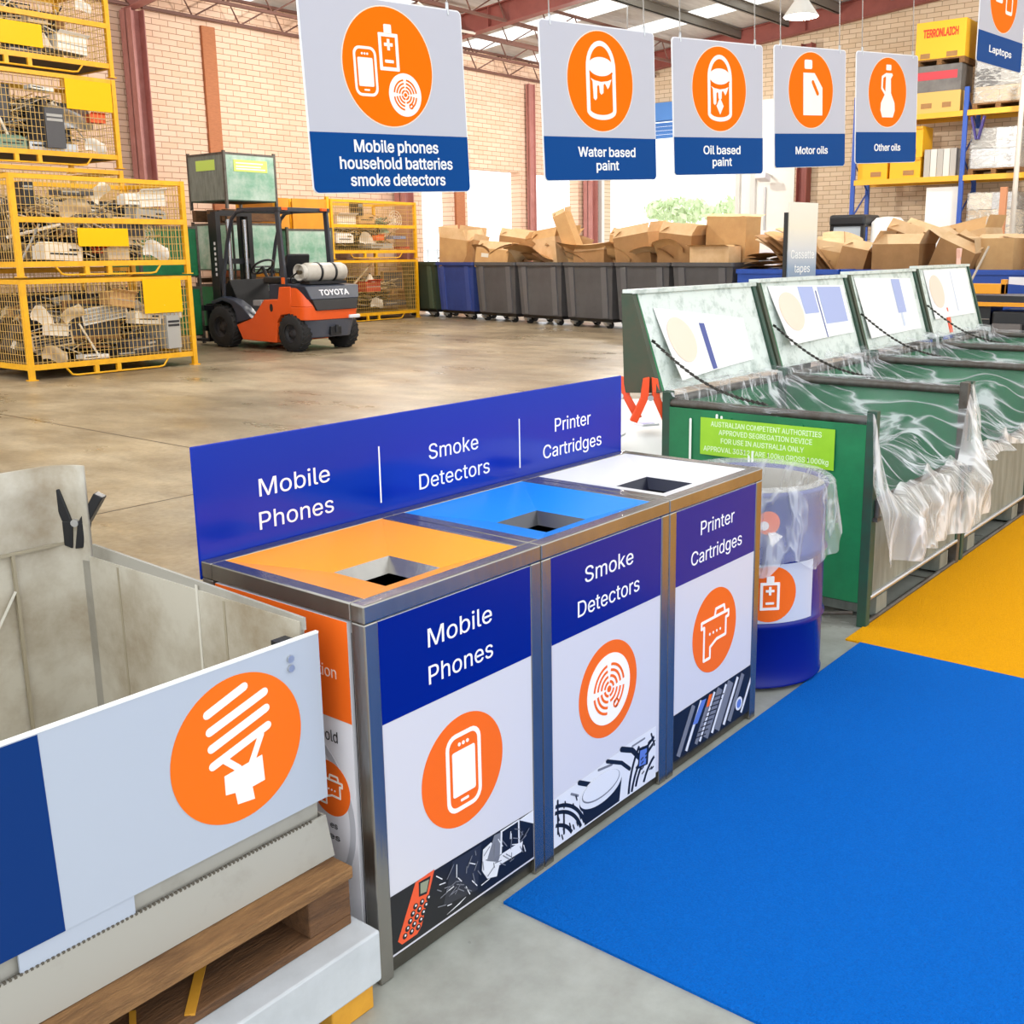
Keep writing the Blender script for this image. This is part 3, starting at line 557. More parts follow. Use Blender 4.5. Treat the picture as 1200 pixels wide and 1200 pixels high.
PHB = mat('photo_black', '#131317', .35); PHW = mat('photo_white', '#dedee2', .35); PHG = mat('photo_grey', '#77787f', .35); PHO = mat('photo_orange', '#e8562a', .35); PHS = mat('photo_screen', '#8f927a', .35); PHBL = mat('photo_blue', '#5b78c4', .35)
def photo(kind, t):
    k = mb(PHB, front(0, .0025, 0)); q = random.Random(len(kind))
    L, Rr, B = .034, .452, .045
    def clip(p): return [(min(max(x, L), Rr), min(max(y, B), .162)) for x, y in p]
    def poly(m, p, z): k.use(m); k.prism(p, .0004, z)
    if kind == 'phones':
        k.prism([(L, B), (Rr, B), (Rr, .156), (L, .166)], 0, .0004)
        poly(PHO, [(.048, .066), (.058, .055), (.098, .055), (.110, .066), (.150, .166), (.099, .164)], .0008)
        k.use(PHB); k.prism([(.106, .130), (.127, .126), (.139, .158), (.107, .160)], .0008, .0011); k.use(PHS); k.prism([(.110, .134), (.126, .131), (.134, .153), (.111, .156)], .0011, .0013)
        k.use(PHB)
        for r in range(5):
            for c in range(3):
                x = .066+r*.0075+c*.0175; y = .068+r*.0118
                k.prism(circ(x, y, .0062, 14), .0008, .0011)
                k.use(PHW); k.prism(circ(x+.001, y+.001, .0025, 8), .0011, .0013); k.use(PHB)
        poly(mat('photo_dark', '#2b2c33', .3), [(.17, .075), (.27, .06), (.285, .155), (.2, .158)], .0008)
        poly(PHW, [(.285, .095), (.30, .07), (.33, .06), (.345, .1), (.315, .145), (.29, .14)], .0009)
        poly(PHG, [(.30, .11), (.345, .085), (.37, .150), (.325, .156)], .0011)
        poly(PHW, [(.33, .082), (.41, .078), (.415, .10), (.34, .10)], .0012)
        poly(PHW, [(.34, .1), (.405, .098), (.405, .156), (.345, .156)], .0013); poly(PHB, [(.346, .104), (.400, .103), (.400, .153), (.350, .153)], .0015)
        poly(PHW, [(.405, .154), (.452, .125), (.452, .156)], .0015); poly(PHW, [(.18, .052), (.235, .062), (.215, .056)], .0012)
        for i in range(60):
            x = q.uniform(.16, .43); y = q.uniform(.06, .14); a = q.uniform(0, 3); l = q.uniform(.01, .03)
            k.use(q.choice([PHW, PHG, PHG])); k.stroke([(x, y), (x+l*math.cos(a), min(.15, y+l*abs(math.sin(a))))], .002, .0016, .0018)
    elif kind == 'smoke':
        k.use(PHW); k.prism([(L, .03), (Rr, .03), (Rr, .168), (.33, .168), (.2, .156), (L, .148)], 0, .0004)
        k.use(PHB)
        for cx, cy, r0 in ((.02, -.01, .095), (.02, -.01, .125), (.02, -.01, .14), (.49, .0, .10), (.49, .0, .135), (.49, .0, .15), (.52, .02, .19)):
            pts = [p for p in arc(cx, cy, r0, 0, 180, 40) if L+.004 < p[0] < Rr-.004 and .034 < p[1] < .15]
            if len(pts) > 1: k.stroke(pts, .009, .0004, .0008, cap=False)
        k.use(PHB)
        for pts, w in (([(.13, .15), (.19, .118)], .012), ([(.24, .158), (.30, .130), (.335, .10)], .010), ([(.30, .165), (.345, .145), (.375, .115)], .014), ([(.05, .14), (.05, .06)], .006), ([(.072, .10), (.072, .05)], .006), ([(.43, .155), (.445, .12)], .006)): k.stroke(pts, w, .0004, .00085)
        k.use(PHG)
        for pts, w in (([(.205, .150), (.26, .142)], .006), ([(.345, .155), (.40, .155)], .005), ([(.10, .135), (.125, .120)], .006)): k.stroke(pts, w, .0004, .0008)
        k.use(PHB); k.prism([(.15, .034), (.29, .034), (.30, .09), (.14, .09)], .0004, .0009)
        k.use(PHW); k.prism(circ(.215, .10, .085, 40, .038), .0009, .0013); k.use(PHB); k.prism(circ(.215, .092, .085, 40, .038), .0008, .00095)
        k.use(PHG); k.prism(circ(.215, .106, .076, 40, .03), .0013, .0015); k.use(PHW); k.prism(circ(.215, .108, .073, 40, .028), .0015, .0017)
        k.use(PHBL); k.prism([(.375, .09), (.405, .085), (.41, .125), (.38, .13)], .0009, .0012); k.use(PHB); k.prism([(.37, .085), (.415, .08), (.42, .132), (.375, .138)], .0006, .0009)
        for i in range(14):
            x = q.uniform(.05, .14); y = q.uniform(.045, .13); k.stroke([(x, y), (x+.004, y-.012)], .004, .0009, .0011)
            x = q.uniform(.36, .44); y = q.uniform(.05, .14); k.stroke([(x, y), (x+.008, y+.003)], .004, .0012, .0014)
    else:
        k.prism([(L, .035), (Rr, .03), (Rr, .170), (L, .164)], 0, .0004)
        for i, (x, w, m) in enumerate(((.06, .02, PHG), (.10, .012, PHW), (.15, .016, PHG), (.17, .010, PHW), (.20, .03, PHG), (.235, .012, PHW), (.26, .035, PHG), (.30, .012, PHW), (.33, .02, PHG), (.4, .01, PHW))):
            k.use(m); k.stroke([(x, .042), (x+.075, .158)], w, .0004, .0007+i*.00004, cap=False)
        k.use(PHB)
        for i in range(9): k.stroke([(.15+.012*i, .06+.0105*i), (.20+.012*i, .052+.0105*i)], .0032, .0012, .0014)
        k.use(PHBL); k.prism([(.13, .105), (.155, .10), (.2, .155), (.175, .158)], .0012, .0014); k.use(ORANGE); k.prism([(.2, .13), (.215, .128), (.232, .158), (.215, .16)], .0013, .0015)
        k.use(PHW); k.prism(circ(.385, .075, .02, 16), .0012, .0014); k.use(PHBL); k.prism(circ(.385, .075, .013, 16), .0014, .0016)
    return k.build('printed_photo', t)
def station_bin(x0, wd, lines, lw, topm, icon, label, kind, holez, chm=STEEL):
    D, H, P = .473, .74, .034
    t = thing('recycling_bin', label, 'bin', (x0, 0, 0), 0, 'recycling bins of the three bin station')
    for px in (.001, wd-P):
        for py in (0, D-.034): k = mb(STEEL); k.box(px, px+P-.001, py, py+.034, 0, H-P-.0002); k.build('corner_post', t, .003)
    k = mb(STEEL)
    k.box(.001, wd-.001, 0, P, H-P, H); k.box(.001, wd-.001, D-P, D, H-P, H); k.box(.001, P, P, D-P, H-P, H); k.box(wd-P, wd-.001, P, D-P, H-P, H)
    k.build('top_frame', t, .003)
    k = mb(STEELD); k.box(P, wd-P, .012, .03, .003, .03); k.build('kick_rail', t)
    k = mb(topm); a, bb = P, wd-P; hx0, hx1 = wd/2-.075, wd/2+.075; hy0, hy1 = .125, .275; zi = H-.03
    k.add([(a, P, H-.002), (bb, P, H-.002), (bb, D-P, H-.002), (a, D-P, H-.002), (hx0, hy0, zi), (hx1, hy0, zi), (hx1, hy1, zi), (hx0, hy1, zi)], [(0, 1, 5, 4), (1, 2, 6, 5), (2, 3, 7, 6), (3, 0, 4, 7)]); k.build('sloped_top', t)
    k = mb(chm)
    k.add([(hx0, hy0, zi), (hx1, hy0, zi), (hx1, hy1, zi), (hx0, hy1, zi), (hx0+.02, hy0+.02, zi-.03), (hx1-.02, hy0+.02, zi-.03), (hx1-.02, hy1-.02, zi-.03), (hx0+.02, hy1-.02, zi-.03)], [(0, 1, 5, 4), (1, 2, 6, 5), (2, 3, 7, 6), (3, 0, 4, 7)]); k.build('chute', t)
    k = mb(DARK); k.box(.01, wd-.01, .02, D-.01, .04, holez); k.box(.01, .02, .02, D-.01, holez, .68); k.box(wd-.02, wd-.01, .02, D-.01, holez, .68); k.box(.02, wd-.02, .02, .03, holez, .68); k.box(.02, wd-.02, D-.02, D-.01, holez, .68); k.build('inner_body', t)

    k = mb(PANEL); k.box(P, wd-P, .003, .012, .04, H-P-.003); fpo = k.build('front_panel', t);
    k = mb(NAVY, front(0, .0028, 0)); k.prism([(P, .508), (wd-P, .508), (wd-P, H-P-.004), (P, H-P-.004)], 0, .0005); k.build('blue_band', fpo)
    k = mb(INK, front(0, .0022, 0)); cx = wd/2
    k.text(lines[0], cx, .618, lw[0], .036, 0, .0006); k.build('lettering', fpo); k = mb(INK, front(0, .0022, 0)); k.text(lines[1], cx, .545, lw[1], .036, 0, .0006); k.build('lettering', fpo)
    k = mb(ORANGE, front(cx-.003, .0028, .338)); k.prism(circ(0, 0, .116, 64), 0, .0006); k.build('orange_disc', fpo)
    k = mb(CREAM, front(cx-.003, .0021, .338))
    if icon == 'phone': icon_phone(k, .116, .0007)
    elif icon == 'cart': icon_cart(k, .116, .0007)
    else: icon_smoke(k, mb(ORANGE), .116, .0007)
    ic = k.build('icon', fpo)
    if icon == 'smoke':
        k2 = mb(ORANGE, front(cx-.003, .0021, .338)); icon_smoke(MB(), k2, .116, .0007); k2.build('icon_rings', fpo)
    photo(kind, fpo)
    return t
t1 = station_bin(0, .488, ('Mobile', 'Phones'), (.178, .18), mat('top_orange', '#ff9c12', .3), 'phone', 'stainless bin with orange top for mobile phones, nearest of the three', 'phones', .60)
t2 = station_bin(.488, .5, ('Smoke', 'Detectors'), (.19, .243), mat('top_blue', '#1488e8', .3), 'smoke', 'stainless bin with bright blue top for smoke detectors, middle of the three', 'smoke', .52, mat('chute_dark', '#5a5a5e', .3, .8))
t3 = station_bin(.988, .485, ('Printer', 'Cartridges'), (.176, .267), mat('top_white', '#eceaea', .35), 'cart', 'stainless bin with white top for printer cartridges, next to the blue drum', 'cart', .3, mat('chute_navy', '#15182c', .3, .3))
# printed side panel on the outer face of the first bin
S = side(0, 0, 0)
k = mb(WHITE); k.box(.0015, .012, .045, .43, .05, .702); sp_ = k.build('side_panel', t1); sp_['label'] = 'orange and white printed side panel'
k = mb(ORANGE, side(.0014, 0, 0)); k.prism([(-.43, .51), (-.045, .51), (-.045, .702), (-.43, .702)], 0, .0005); k.build('orange_band', sp_)
k = mb(mat('pale_ink', '#f3d6c4', .5), side(.0008, 0, 0)); k.text('tion', -.105, .588, .05, .022, 0, .0005); k.use(mat('black_ink', '#1c1c20', .5)); k.text('old', -.103, .462, .034, .022, 0, .0005)
for z, w in ((.285, .02), (.262, .03)): k.text('es', -.11, z, w, .012, 0, .0005)
k.build('lettering', sp_)
k = mb(ORANGE, side(.0013, .115, .365)); k.prism(circ(0, 0, .055, 40), 0, .0005); k.build('orange_disc', sp_); k = mb(CREAM, side(.0008, .115, .365)); icon_cart(k, .055, .0005); k.build('icon', sp_)
k = mb(mat('printed_grey', '#b9b9c0', .4), side(.0014, 0, 0)); k.ring(circ(-.24, .3, .19, 64), circ(-.24, .3, .175, 64), 0, .0004); k.build('printed_ring', sp_)
# something dark green lying in the first bin
k = mb(mat('dark_green_bag', '#1c4334', .3)); k.grid(lambda u, v: (.17+.15*u, .13+.14*v, .602+.045*math.sin(PI*u)*math.sin(PI*v)+.006*math.sin(19*u+7*v)), 14, 14); k.grid(lambda u, v: (.17+.15*v, .13+.14*u, .601), 2, 2)
tag(k.build('folded_bag'), 'dark green bag inside the orange topped bin', 'bag')
# banner
k = mb(BANNER); k.box(0, 1.468, .4735, .4795, .70, .968); t = k.build('header_board', None, .002); tag(t, 'long blue header board with white lettering along the back of the three bins', 'sign')
for s, x, z, w in (('Mobile', .244, .842, .187), ('Phones', .245, .772, .198), ('Smoke', .735, .842, .178), ('Detectors', .738, .773, .255), ('Printer', 1.226, .842, .168), ('Cartridges', 1.226, .773, .275)): k = mb(INK, front(0, .4734, 0)); k.text(s, x, z, w, .037, 0, .0006); k.build('lettering', t)
for x in (.485, .988): k = mb(INK, front(0, .4734, 0)); k.prism([(x-.002, .765), (x+.002, .765), (x+.002, .898), (x-.002, .898)], 0, .0006); k.build('divider', t)
# ------------------------------------------------------------------ corflute pallet box at the left
X1, Y0, Y1, XL = -.06, .078, .84, -1.22
t = thing('pallet_box', 'large grey corflute pallet box with raised back wall beside the orange topped bin', 'box', (0, 0, 0))
k = mb(CORFD)
k.box(XL, X1, Y0, Y0+.006, .285, .688); k.box(X1-.006, X1, Y0+.006, Y1, .285, .70); k.box(XL, XL+.006, Y0+.006, Y1, .285, .74); k.box(XL, X1, Y0, Y1, .272, .285)
k.hexa([(X1-.006, Y0, .70), (X1, Y0, .70), (X1, Y1-.08, .70), (X1-.006, Y1-.08, .70), (X1-.006, Y0, .722), (X1, Y0, .722), (X1, Y1-.08, .742), (X1-.006, Y1-.08, .742)])
k.build('wall', t)
k = mb(CORF)
def backw(u, v):
    # back wall turning through a rounded corner onto the side
    s = u*1.20; z = .285+.62*v; L = 1.10
    if s < L: return (XL+s, Y1, z)
    a = min((s-L)/.10, 1)*PI/2
    if a < PI/2: return (XL+L+.06*math.sin(a), Y1-.06+.06*math.cos(a), z)
    return (XL+L+.06, Y1-.06-(s-L-.10), z-.0)
k.grid(backw, 40, 10); bw = k.build('back_wall', t)
m_ = bw.modifiers.new('thick', 'SOLIDIFY'); m_.thickness = .007
k = mb(CORF); k.box(X1-.0095, X1-.0062, Y0+.007, Y1-.07, .29, .715); k.box(XL+.0065, XL+.0095, Y0+.007, Y1-.07, .29, .73); k.box(XL+.01, X1-.01, Y0+.0065, Y0+.0095, .29, .683); k.box(XL+.01, X1-.01, Y0+.01, Y1-.01, .287, .29); k.build('inner_liner', t)
for y in (.30, .66): k = mb(mat('crease', '#a09680', .6)); k.box(X1-.0105, X1-.0095, y-.003, y+.003, .29, .71); k.build('crease', t)
k = mb(MATS['crease']); k.box(XL+.1, X1-.01, Y1-.010, Y1-.004, .735, .741); k.build('crease', t); k = mb(MATS['crease']); k.box(-.20, -.194, Y1-.012, Y1-.004, .29, .735); k.build('crease', t)
k = mb(mat('tape', '#d8d4c8', .35)); k.box(X1-.0112, X1-.0096, .38, .386, .30, .725); k.build('tape_strip', t); k = mb(MATS['tape']); k.bar((-.46, Y1-.009, .60), (-.22, Y1-.009, .88), .006, .002); k.build('tape_strip', t); k = mb(MATS['tape']); k.bar((-.36, Y1-.010, .40), (-.20, Y1-.010, .66), .008, .002); k.build('tape_strip', t)
k = mb(CORFD); k.hexa([(XL-.03, Y0-.022, .272), (X1+.015, Y0-.022, .272), (X1+.015, Y0-.018, .272), (XL-.03, Y0-.018, .272), (XL-.03, Y0-.012, .352), (X1+.008, Y0-.012, .352), (X1+.008, Y0-.008, .352), (XL-.03, Y0-.008, .352)])
k.hexa([(X1+.010, Y0-.018, .272), (X1+.016, Y0-.018, .272), (X1+.016, Y1+.01, .272), (X1+.010, Y1+.01, .272), (X1+.004, Y0-.008, .352), (X1+.008, Y0-.008, .352), (X1+.008, Y1, .352), (X1+.004, Y1, .352)])
k.build('tray_lip', t)
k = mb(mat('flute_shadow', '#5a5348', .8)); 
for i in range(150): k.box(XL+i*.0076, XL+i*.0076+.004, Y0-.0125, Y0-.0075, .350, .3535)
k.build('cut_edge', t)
k = mb(BLACK); k.cbox((-.105, .088, .690), (.03, .02, .008)); k.build('latch', t)
# sign board on the front of it
t = thing('box_sign', 'grey and blue board with orange lamp disc on the front of the pallet box', 'sign', (0, 0, 0))
k = mb(mat('board_bluegrey', '#b2b9c6', .35, spec=.3)); k.box(XL-.02, -.045, .066, .072, .384, .692); k.box(-.535-.06, -.42, .068, .072, .352, .386); bo = k.build('board', t)
k = mb(mat('board_edge', '#ecebe8', .4)); k.box(XL-.02, -.045, .065, .073, .692, .696); k.build('top_edge', t)
k = mb(mat('board_navy', '#003070', .4, spec=.2), front(0, .0659, 0)); k.prism([(XL-.02, .384), (-.528, .384), (-.535, .690), (XL-.02, .690)], 0, .0006); k.build('blue_band', t)
k = mb(mat('board_orange', '#f26f12', .4, spec=.2), front(-.219, .0659, .546)); k.prism(circ(0, 0, .125, 72), 0, .0008); k.build('orange_disc', t)
k = mb(CREAM, front(-.219, .065, .546))
for i, (p, q_) in enumerate((((-.054, .077), (.017, .101)), ((-.052, .047), (.055, .079)), ((-.051, .018), (.056, .050)), ((-.051, -.012), (.057, .019)))): k.stroke([p, q_], .0145, 0, .0006)
k.stroke([(-.031, -.008), (-.004, -.034)], .0115, 0, .00068); k.stroke([(.043, .008), (.021, -.034)], .0115, 0, .00074)
k.prism([(-.032, -.037), (.042, -.028), (.044, -.074), (.019, -.076), (.022, -.099), (-.011, -.095), (-.014, -.073), (-.032, -.070)], 0, .0008)
k.build('icon', t)
k = mb(ZINC, front(0, .0655, 0))
for z in (.665, .648): k.prism(circ(-.108, z, .0065, 12), 0, .004)
k.build('rivet', t)
# spring clamp on the back corner of the box
def clamp(name, label, loc, rot, m, s=1):
    t = thing(name, label, 'clamp', loc, 0, None, rot)
    for i, sg in enumerate((1, -1)):
        k = mb(m); k.M = Matrix.Scale(s, 4); w = .013
        k.hexa([(sg*.003, -w, -.055), (sg*.022, -w, -.05), (sg*.022, w, -.05), (sg*.003, w, -.055), (sg*.006, -w, .012), (sg*.030, -w, .008), (sg*.030, w, .008), (sg*.006, w, .012)])
        k.hexa([(sg*.006, -w, .008), (sg*.030, -w, .008), (sg*.030, w, .008), (sg*.006, w, .008), (sg*.040, -w, .085), (sg*.062, -w, .077), (sg*.062, w, .077), (sg*.040, w, .085)])
        k.build('jaw', t, .002*s)
    k = mb(ZINC); k.M = Matrix.Scale(s, 4); k.cyl((0, -.016, .008), (0, .016, .008), .009, 14); k.build('pivot', t)
    return t
clamp('spring_clamp', 'black spring clamp holding the back corner of the grey pallet box', (-.065, .815, .775), (R(0), R(8), R(-52)), BLACK, .9)
clamp('spring_clamp', 'orange spring clamp under the first skip lid, nearer the skip', (2.37, .955, .775), (0, R(180), R(-52)), CLAMPO, 1.3)
clamp('spring_clamp', 'orange spring clamp just past the end of the blue header board', (2.37, 1.10, .77), (R(8), R(176), R(-52)), CLAMPO, 1.3)
# pallets under the box
t = thing('wooden_pallet', 'weathered brown timber pallet directly under the grey pallet box', 'pallet', (0, 0, 0))
for y0, y1 in ((.005, .12), (.27, .38), (.53, .64), (.79, .9)):
    k = mb(WOOD); k.box(XL-.05, -.048, y0, y1, .248, .2705); k.build('deck_board', t, .002)
for x in (-.145, -.62, -1.15):
    for y0 in (.01, .4, .77): k = mb(WOODD); k.box(x, x+.092, y0, y0+.11, .176, .248); k.build('block', t, .003)
for y0 in (.01, .4, .77): k = mb(WOODD); k.box(XL-.05, -.053, y0, y0+.11, .158, .176); k.build('bottom_board', t, .002)
k = mb(WOODD); k.box(XL, -.10, .30, .315, .178, .246); k.build('inner_board', t)
k = mb(YWOOD); k.bar((-.38, .012, .1768), (-.30, .1, .1768), .016, .004); k.bar((-.47, .02, .1768), (-.43, .09, .1768), .01, .004); k.build('wood_sliver', t)
t = thing('low_pallet', 'grey painted plank on yellow timber blocks under the brown pallet', 'pallet', (0, 0, 0))
k = mb(GREYP); k.box(XL-.05, -.036, -.045, .10, .058, .1575); k.build('plank', t, .004); k = mb(GREYP); k.box(XL-.05, -.04, .74, .88, .058, .1575); k.build('plank', t, .004)
for x in (-.14, -.66, -1.2):
    for y in (-.03, .76): k = mb(YWOOD); k.box(x, x+.095, y, y+.12, 0, .058); k.build('block', t, .003)
# ------------------------------------------------------------------ blue drum with its bag
DX, DY, DR, DH = 1.82, .22, .243, .62
t = thing('drum', 'blue steel drum with battery label between the white topped bin and the green skip', 'drum', (DX, DY, .008))
k = mb(DRUMB); r = DR
prof = [(0, .0), (r-.012, 0), (r, .006), (r, .012), (r-.004, .02), (r-.004, .19), (r+.004, .2), (r-.004, .21), (r-.004, .40), (r+.006, .412), (r-.004, .424), (r-.004, DH-.02), (r+.002, DH-.012), (r+.002, DH), (r-.01, DH), (r-.01, .02), (0, .02)]
k.lathe(prof, 56); k.build('drum_body', t); k = mb(mat('drum_lining', '#b9b2a6', .5)); k.lathe([(DR-.0115, DH-.012), (DR-.0115, .03), (0, .03)], 48); k.build('inner_wall', t)
def wrap(poly_fn, m, r, name, par, sub=None):
    k = mb(m); poly_fn(k); n = []
    for (a, z, d) in k.v: n.append(((r+d)*math.cos(a), (r+d)*math.sin(a), z))
    k.v = n; return k.build(name, par)
AC = R(-133)                                             # label middle, facing the aisle
def cg(k, a0, a1, z0, z1, n, d): k.grid(lambda u, v: (a0+(a1-a0)*u, z0+(z1-z0)*v, d), n, 2, True)
lab = wrap(lambda k: cg(k, AC-1.0, AC+.62, .215, .40, 30, .0012), mat('label_grey', '#c3c6d2', .35), DR-.003, 'battery_label', t)
lab['label'] = 'grey label with orange battery disc'
def disc(k, ac, zc, rad, d):
    for i in range(12):
        pass
    vs = [(ac, zc, d)]; N = 40
    for q in (.33, .66, 1): vs += [(ac+rad*q*math.cos(2*PI*j/N)/DR, zc+rad*q*math.sin(2*PI*j/N), d) for j in range(N)]
    fs = [(0, 1+j, 1+(j+1) % N) for j in range(N)]+[(1+N*q+j, 1+N*(q+1)+j, 1+N*(q+1)+(j+1) % N, 1+N*q+(j+1) % N) for q in (0, 1) for j in range(N)]
    k.add(vs, fs)
wrap(lambda k: disc(k, AC-.05, .308, .088, .0024), ORANGE, DR-.003, 'orange_disc', lab)
def batt(k):
    q = MB(); q.m = 0; q.mats = [CREAM]; icon_battery(q, .078, .001)
    k.v = [(AC-.05+x/DR, .308+y, .003+z) for x, y, z in q.v]; k.f = q.f; k.mi = q.mi; k.sm = q.sm
wrap(batt, CREAM, DR-.003, 'icon', lab)
wrap(lambda k: disc(k, AC-.10, .530, .036, .0024), ORANGE, DR-.003, 'speech_disc', t)
def mark(k):
    q = mb(CREAM); q.prism(circ(-.012, -.008, .014, 20), 0, .001); q.prism([(.0, -.03), (.012, -.075), (.046, -.042), (.02, -.028)], 0, .001)
    k.v = [(AC-.10+x/DR, .530+y, .003+z) for x, y, z in q.v]; k.f = q.f; k.mi = q.mi; k.sm = q.sm
wrap(mark, CREAM, DR-.003, 'icon', t)
# bag inside and folded over the rim
k = mb(plastic_mat('drum_bag', '#f1f1ef', .22, .5, .25, 5, (1, 1, .35), .06)); q = random.Random(3)
def bagf(u, v):
    a = 2*PI*u; w = .006*math.sin(9*a)+.004*math.sin(23*a+1)
    low = .42+.055*math.cos(a-R(20))+.02*math.sin(5*a)+.012*math.sin(11*a)   # the cuff hangs deeper on the aisle side
    if v < .45: f = v/.45; return ((DR-.03-.04*(1-f)+w*.5)*math.cos(a), (DR-.03-.04*(1-f)+w*.5)*math.sin(a), .10+(DH+.004-.10)*f)
    if v < .55: f = (v-.45)/.1; rr = DR-.03+.048*f+w*.3; return (rr*math.cos(a), rr*math.sin(a), DH+.004+.008*math.sin(PI*f))
    f = (v-.55)/.45; bul = .035*f*max(0, math.cos(a-R(-28)))**4
    rr = DR+.018+.008*f+w*(.4+.9*f)+bul; return (rr*math.cos(a), rr*math.sin(a), DH+.004+(low-DH)*f)
k.grid(bagf, 96, 28); bg_ = k.build('bin_bag', None, loc=(DX, DY, .012)); tag(bg_, 'clear plastic bag folded over the rim of the blue drum', 'bag')
# ------------------------------------------------------------------ green skips with raised lids
SW, SD, SH = 1.03, .87, .765
def skip(i, x):
    lab = ['nearest green skip, with the lime approval label on its end', 'second green skip from the blue drum', 'third green skip from the blue drum, cut by the picture edge', 'farthest green skip of the row along the yellow floor']
    t = thing('skip_bin', lab[i], 'bin', (x, .03, 0), 0, 'green skips with raised lids')
    g = GREEN
    for y0, y1, x0, x1 in ((0, SD, 0, .006), (0, SD, SW-.006, SW)):
        k = mb(g); k.box(x0, x1, y0+.035, y1-.035, .09, SH-.03)
        for yy in (.29, .58):
            if x0 == 0: k.box(-.006, 0, yy-.02, yy+.02, .1, SH-.05)
        k.build('side_panel', t)
    k = mb(g); k.box(.035, SW-.035, SD-.006, SD, .09, SH-.02); k.build('rear_panel', t)
    k = mb(GREEND); k.box(.006, SW-.006, .035, SD-.006, .085, .095); k.build('floor_panel', t)
    for px in (0, SW-.036):
        k = mb(GREEND if px == 0 else RUST); k.box(px, px+.036, 0, .036, .0, SH+.02); k.build('corner_post', t, .003)
        k = mb(GREEND); k.box(px, px+.036, SD-.036, SD, 0, SH+.03); k.build('corner_post', t, .003)
    for px in (.004, SW-.032): k = mb(RUST); k.tube([(px+.014, .036, SH-.016), (px+.014, SD-.036, SH-.016)], .016, 10); k.build('rim_bar', t)
    k = mb(RUST); k.tube([(.036, SD-.016, SH-.01), (SW-.036, SD-.016, SH-.01)], .016, 10); k.build('rim_bar', t)
    # half-height gate on the aisle side
    gt = mb(DIRTY); gt.box(.045, SW-.045, .008, .014, .11, .455); gt = gt.build('gate', t); gt['label'] = 'dirty grey half-height gate'
    k = mb(GREEND); k.box(.036, .05, .002, .022, .10, .46); k.build('gate_edge', gt); k = mb(GREEND); k.box(SW-.05, SW-.036, .002, .022, .10, .46); k.build('gate_edge', gt)
    k = mb(RUST); k.tube([(.036, .01, .458), (SW-.036, .01, .458)], .011, 8); k.build('gate_rail', gt); k = mb(ZINC); k.tube([(.036, .008, .105), (SW-.036, .008, .105)], .010, 8); k.build('gate_rail', gt)
    for px in (.03, SW-.03): k = mb(RUST); k.tube([(px, -.008, .40), (px, -.008, .47)], .011, 8); k.cbox((px, -.008, .40), (.04, .02, .014)); k.build('hinge', t)
    for px in (.12, SW-.22): k = mb(DIRTY); k.box(px, px+.10, .01, SD-.02, .012, .084); k.build('fork_channel', t)
    k = mb(RUST); k.tube([(.02, .01, .012), (SW-.02, .01, .012)], .009, 8); k.build('skid', t); k = mb(RUST); k.tube([(.0, .05, .05), (-.05, .2, .03), (-.05, .35, .03), (0, .45, .05)], .008, 8); k.build('hook_loop', t)
    # lid: a shallow tray, thick at its foot, standing up behind the rim
    zb, zt = SH+.02, 1.17+.014*i; yb, yt = SD+.03, SD+.155
    k = mb(GREENP); k.hexa([(.03, yb, zb), (SW-.03, yb, zb), (SW-.03, yb+.01, zb), (.03, yb+.01, zb), (.03, yt, zt), (SW-.03, yt, zt), (SW-.03, yt+.01, zt), (.03, yt+.01, zt)]); ld = k.build('lid', t); ld['label'] = 'pale green raised lid'
    for px in (.0, SW-.028):
        k = mb(mat('lid_brown', '#4b4a38', .6, c2='#2f4a38', scale=9) if px == 0 else GREEND)
        k.hexa([(px, yb-.015, zb), (px+.028, yb-.015, zb), (px+.028, yb+.15, zb-.01), (px, yb+.15, zb-.01), (px, yt-.01, zt), (px+.028, yt-.01, zt), (px+.028, yt+.04, zt), (px, yt+.04, zt)]); k.build('lid_flange', ld)
    k = mb(GREENP); k.bar((0, yt+.01, zt+.006), (SW, yt+.01, zt+.006), .05, .016); k.build('lid_edge', ld)
    k = mb(GREEND); k.hexa([(.03, yb+.13, zb), (SW-.03, yb+.13, zb), (SW-.03, yb+.14, zb), (.03, yb+.14, zb), (.03, yt+.03, zt), (SW-.03, yt+.03, zt), (SW-.03, yt+.04, zt), (.03, yt+.04, zt)]); k.build('lid_back', ld)
    k = mb(GREEN); k.hexa([(.028, yb-.012, zb), (.060, yb-.004, zb), (.060, yb, zb), (.028, yb, zb), (.028, yt-.012, zt), (.045, yt-.004, zt), (.045, yt, zt), (.028, yt, zt)]); k.build('lid_strip', ld)
    # chain from the lid to the side
    k = mb(mat('chain_steel', '#4c4a46', .4, .8)); a = Vector((.05, yb+.05, zb+.20)); b_ = Vector((.07, .45, SH+.0)); n = 46
    for j in range(n):
        p = a.lerp(b_, (j+.5)/n); p.z -= .05*math.sin(PI*(j+.5)/n); d = (b_-a).normalized()*.0085
        k.bar(p-d, p+d, .011 if j % 2 else .004, .004 if j % 2 else .011)
    k.build('chain', t)
    return t, ld, (yb, yt, zb, zt)
SX = [2.37, 3.42, 4.47, 5.52]
skips = [skip(i, x) for i, x in enumerate(SX)]
